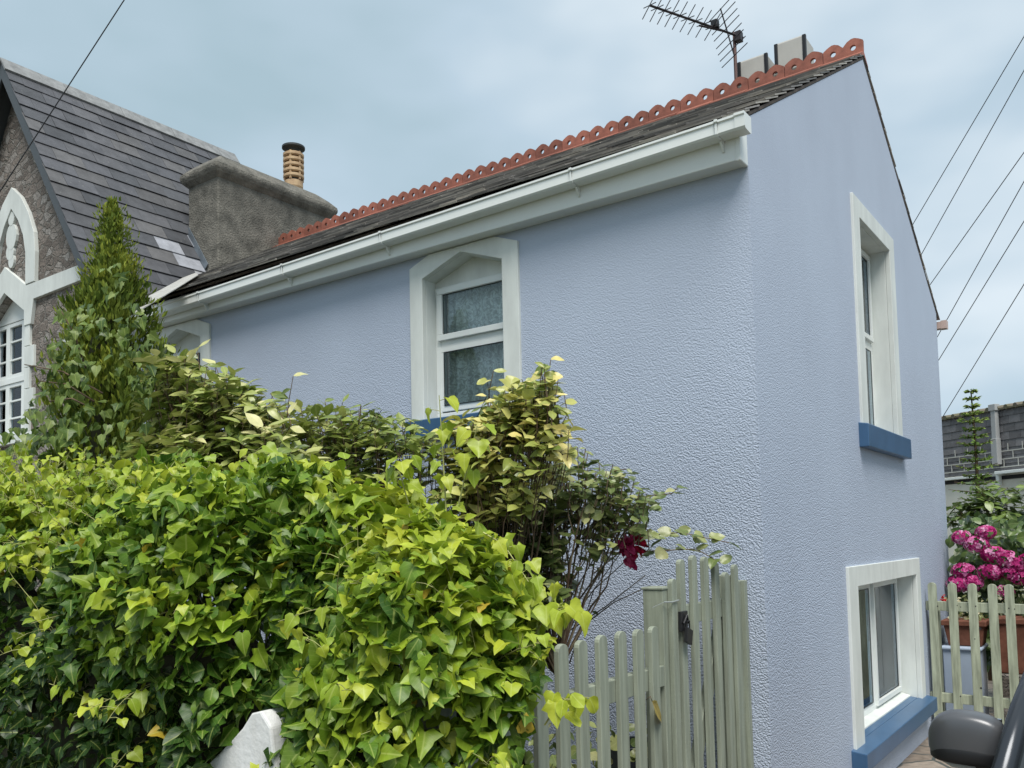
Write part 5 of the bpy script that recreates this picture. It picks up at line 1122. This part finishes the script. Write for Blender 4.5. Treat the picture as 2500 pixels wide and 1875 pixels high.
# red geranium flower and its stems on the trough
ge = empty('geranium_plant', tuple(onY(2300, 1465, 4.75)), 'small red flowered geranium above the brown trough planter by the wall', 'plant')
q = Plant(); P = np.stack([nr.uniform(.08, .40, 160), nr.uniform(4.62, 4.9, 160), .97+.22*nr.random(160)**1.4], 1); q.add(P, rv(160, .6)+np.array([0, 0, .4]), rv(160, .5)+np.array([0, -.5, .6]), nr.uniform(.03, .05, 160), mixc([(.05, .08, .02), (.2, .22, .08), (.45, .4, .25)], nr.random(160)))
q.build(ge, 'foliage', LEAF2, ['round', 'lance'])
q = Plant(); c_ = np.array(onY(2303, 1462, 4.6))
for j in range(14): q.add(c_+nr.normal(0, .012, 3), nr.normal(0, 1, 3), nr.normal(0, 1, 3)+np.array([0, -1, .5]), .022, np.array([[.5, .02, .02]]))
q.build(ge, 'flower', leaf_mat('red_petal', veinamt=0), ['round'])
tp_ = empty('trailing_plant', (.65, 4.8, 1.0), 'twiggy pale leaved plant growing out of the tall square planter', 'plant')
q = Plant(); P = np.stack([nr.uniform(.44, 1.3, 420), nr.uniform(4.55, 5.0, 420), 1.0+.30*nr.random(420)], 1); q.add(P, rv(420, .6), rv(420, .5)+np.array([0, -.5, .6]), nr.uniform(.025, .05, 420), mixc([(.03, .05, .02), (.08, .11, .03), (.4, .38, .28)], nr.random(420)))
q.build(tp_, 'foliage', LEAF2, ['oval', 'lance'])
# ---- young fir tree by the slate hung building
ft_ = empty('young_fir_tree', (.02, 7.5, 0), 'slender young conifer with feathery tiers rising past the slate hung building', 'tree')
b = MB(); b.tube([(.06, 7.5, 0), Vector(onY(2390, 1250, 7.5)), Vector(onY(2383, 1110, 7.5)), Vector(onY(2371, 960, 7.5))], .035, .008, n=7); b.build('trunk', M_twig, ft_, smooth=True)
q = Plant(); lim = MB()
top = Vector(onY(2371, 958, 7.5)); base_ = Vector(onY(2392, 1260, 7.5))
for tier in range(17):
    f = tier/16; c_ = top.lerp(base_, f); Lr = .06+.20*min(1, f*3.2)*(.65+.35*math.sin(tier*2.1))+.30*max(0, f-.5); k = 6
    for j in range(k):
        a = j*6.283/k+tier; d = Vector((math.cos(a), math.sin(a), .35-.25*f)).normalized(); e_ = c_+d*Lr; lim.tube([c_, e_], .006, .003, n=4)
        for s_ in range(7):
            g_ = .15+.85*s_/9; p_ = c_.lerp(e_, g_); sd = Vector((-math.sin(a), math.cos(a), 0))*(1 if s_ % 2 else -1)
            for z_ in range(2): q.add(np.array(p_), np.array(d*.8+sd*.8)+nr.normal(0, .3, 3), np.array([0, -.4, .8])+nr.normal(0, .4, 3), rnd.uniform(.04, .07), mixc([(.07, .13, .03), (.15, .24, .05), (.30, .38, .10)], np.array([np.clip(rnd.random()*.8+(.35 if f < .3 else 0), 0, 1)])))
q.build(ft_, 'foliage', NEEDLE, ['lance', 'oval']); lim.build('branch', M_twig, ft_)
lg = empty('laurel_bush', (.4, 7.0, 0), 'leggy laurel bush with drooping leaves between the young conifer and the hydrangea', 'shrub')
shrub(lg, [(2385, 1200, 40, 30, 6.9, 7), (2350, 1235, 40, 20, 6.9, 6), (2430, 1225, 40, 25, 6.9, 6), (2490, 1215, 45, 40, 6.9, 9), (2560, 1200, 60, 60, 6.9, 16), (2400, 1255, 110, 18, 6.8, 26)], (.35, 6.9, .6), ['oval', 'lance'], .17, [(.05, .09, .02), (.10, .16, .035), (.2, .28, .06)], M_twig, droopleaf=.4)
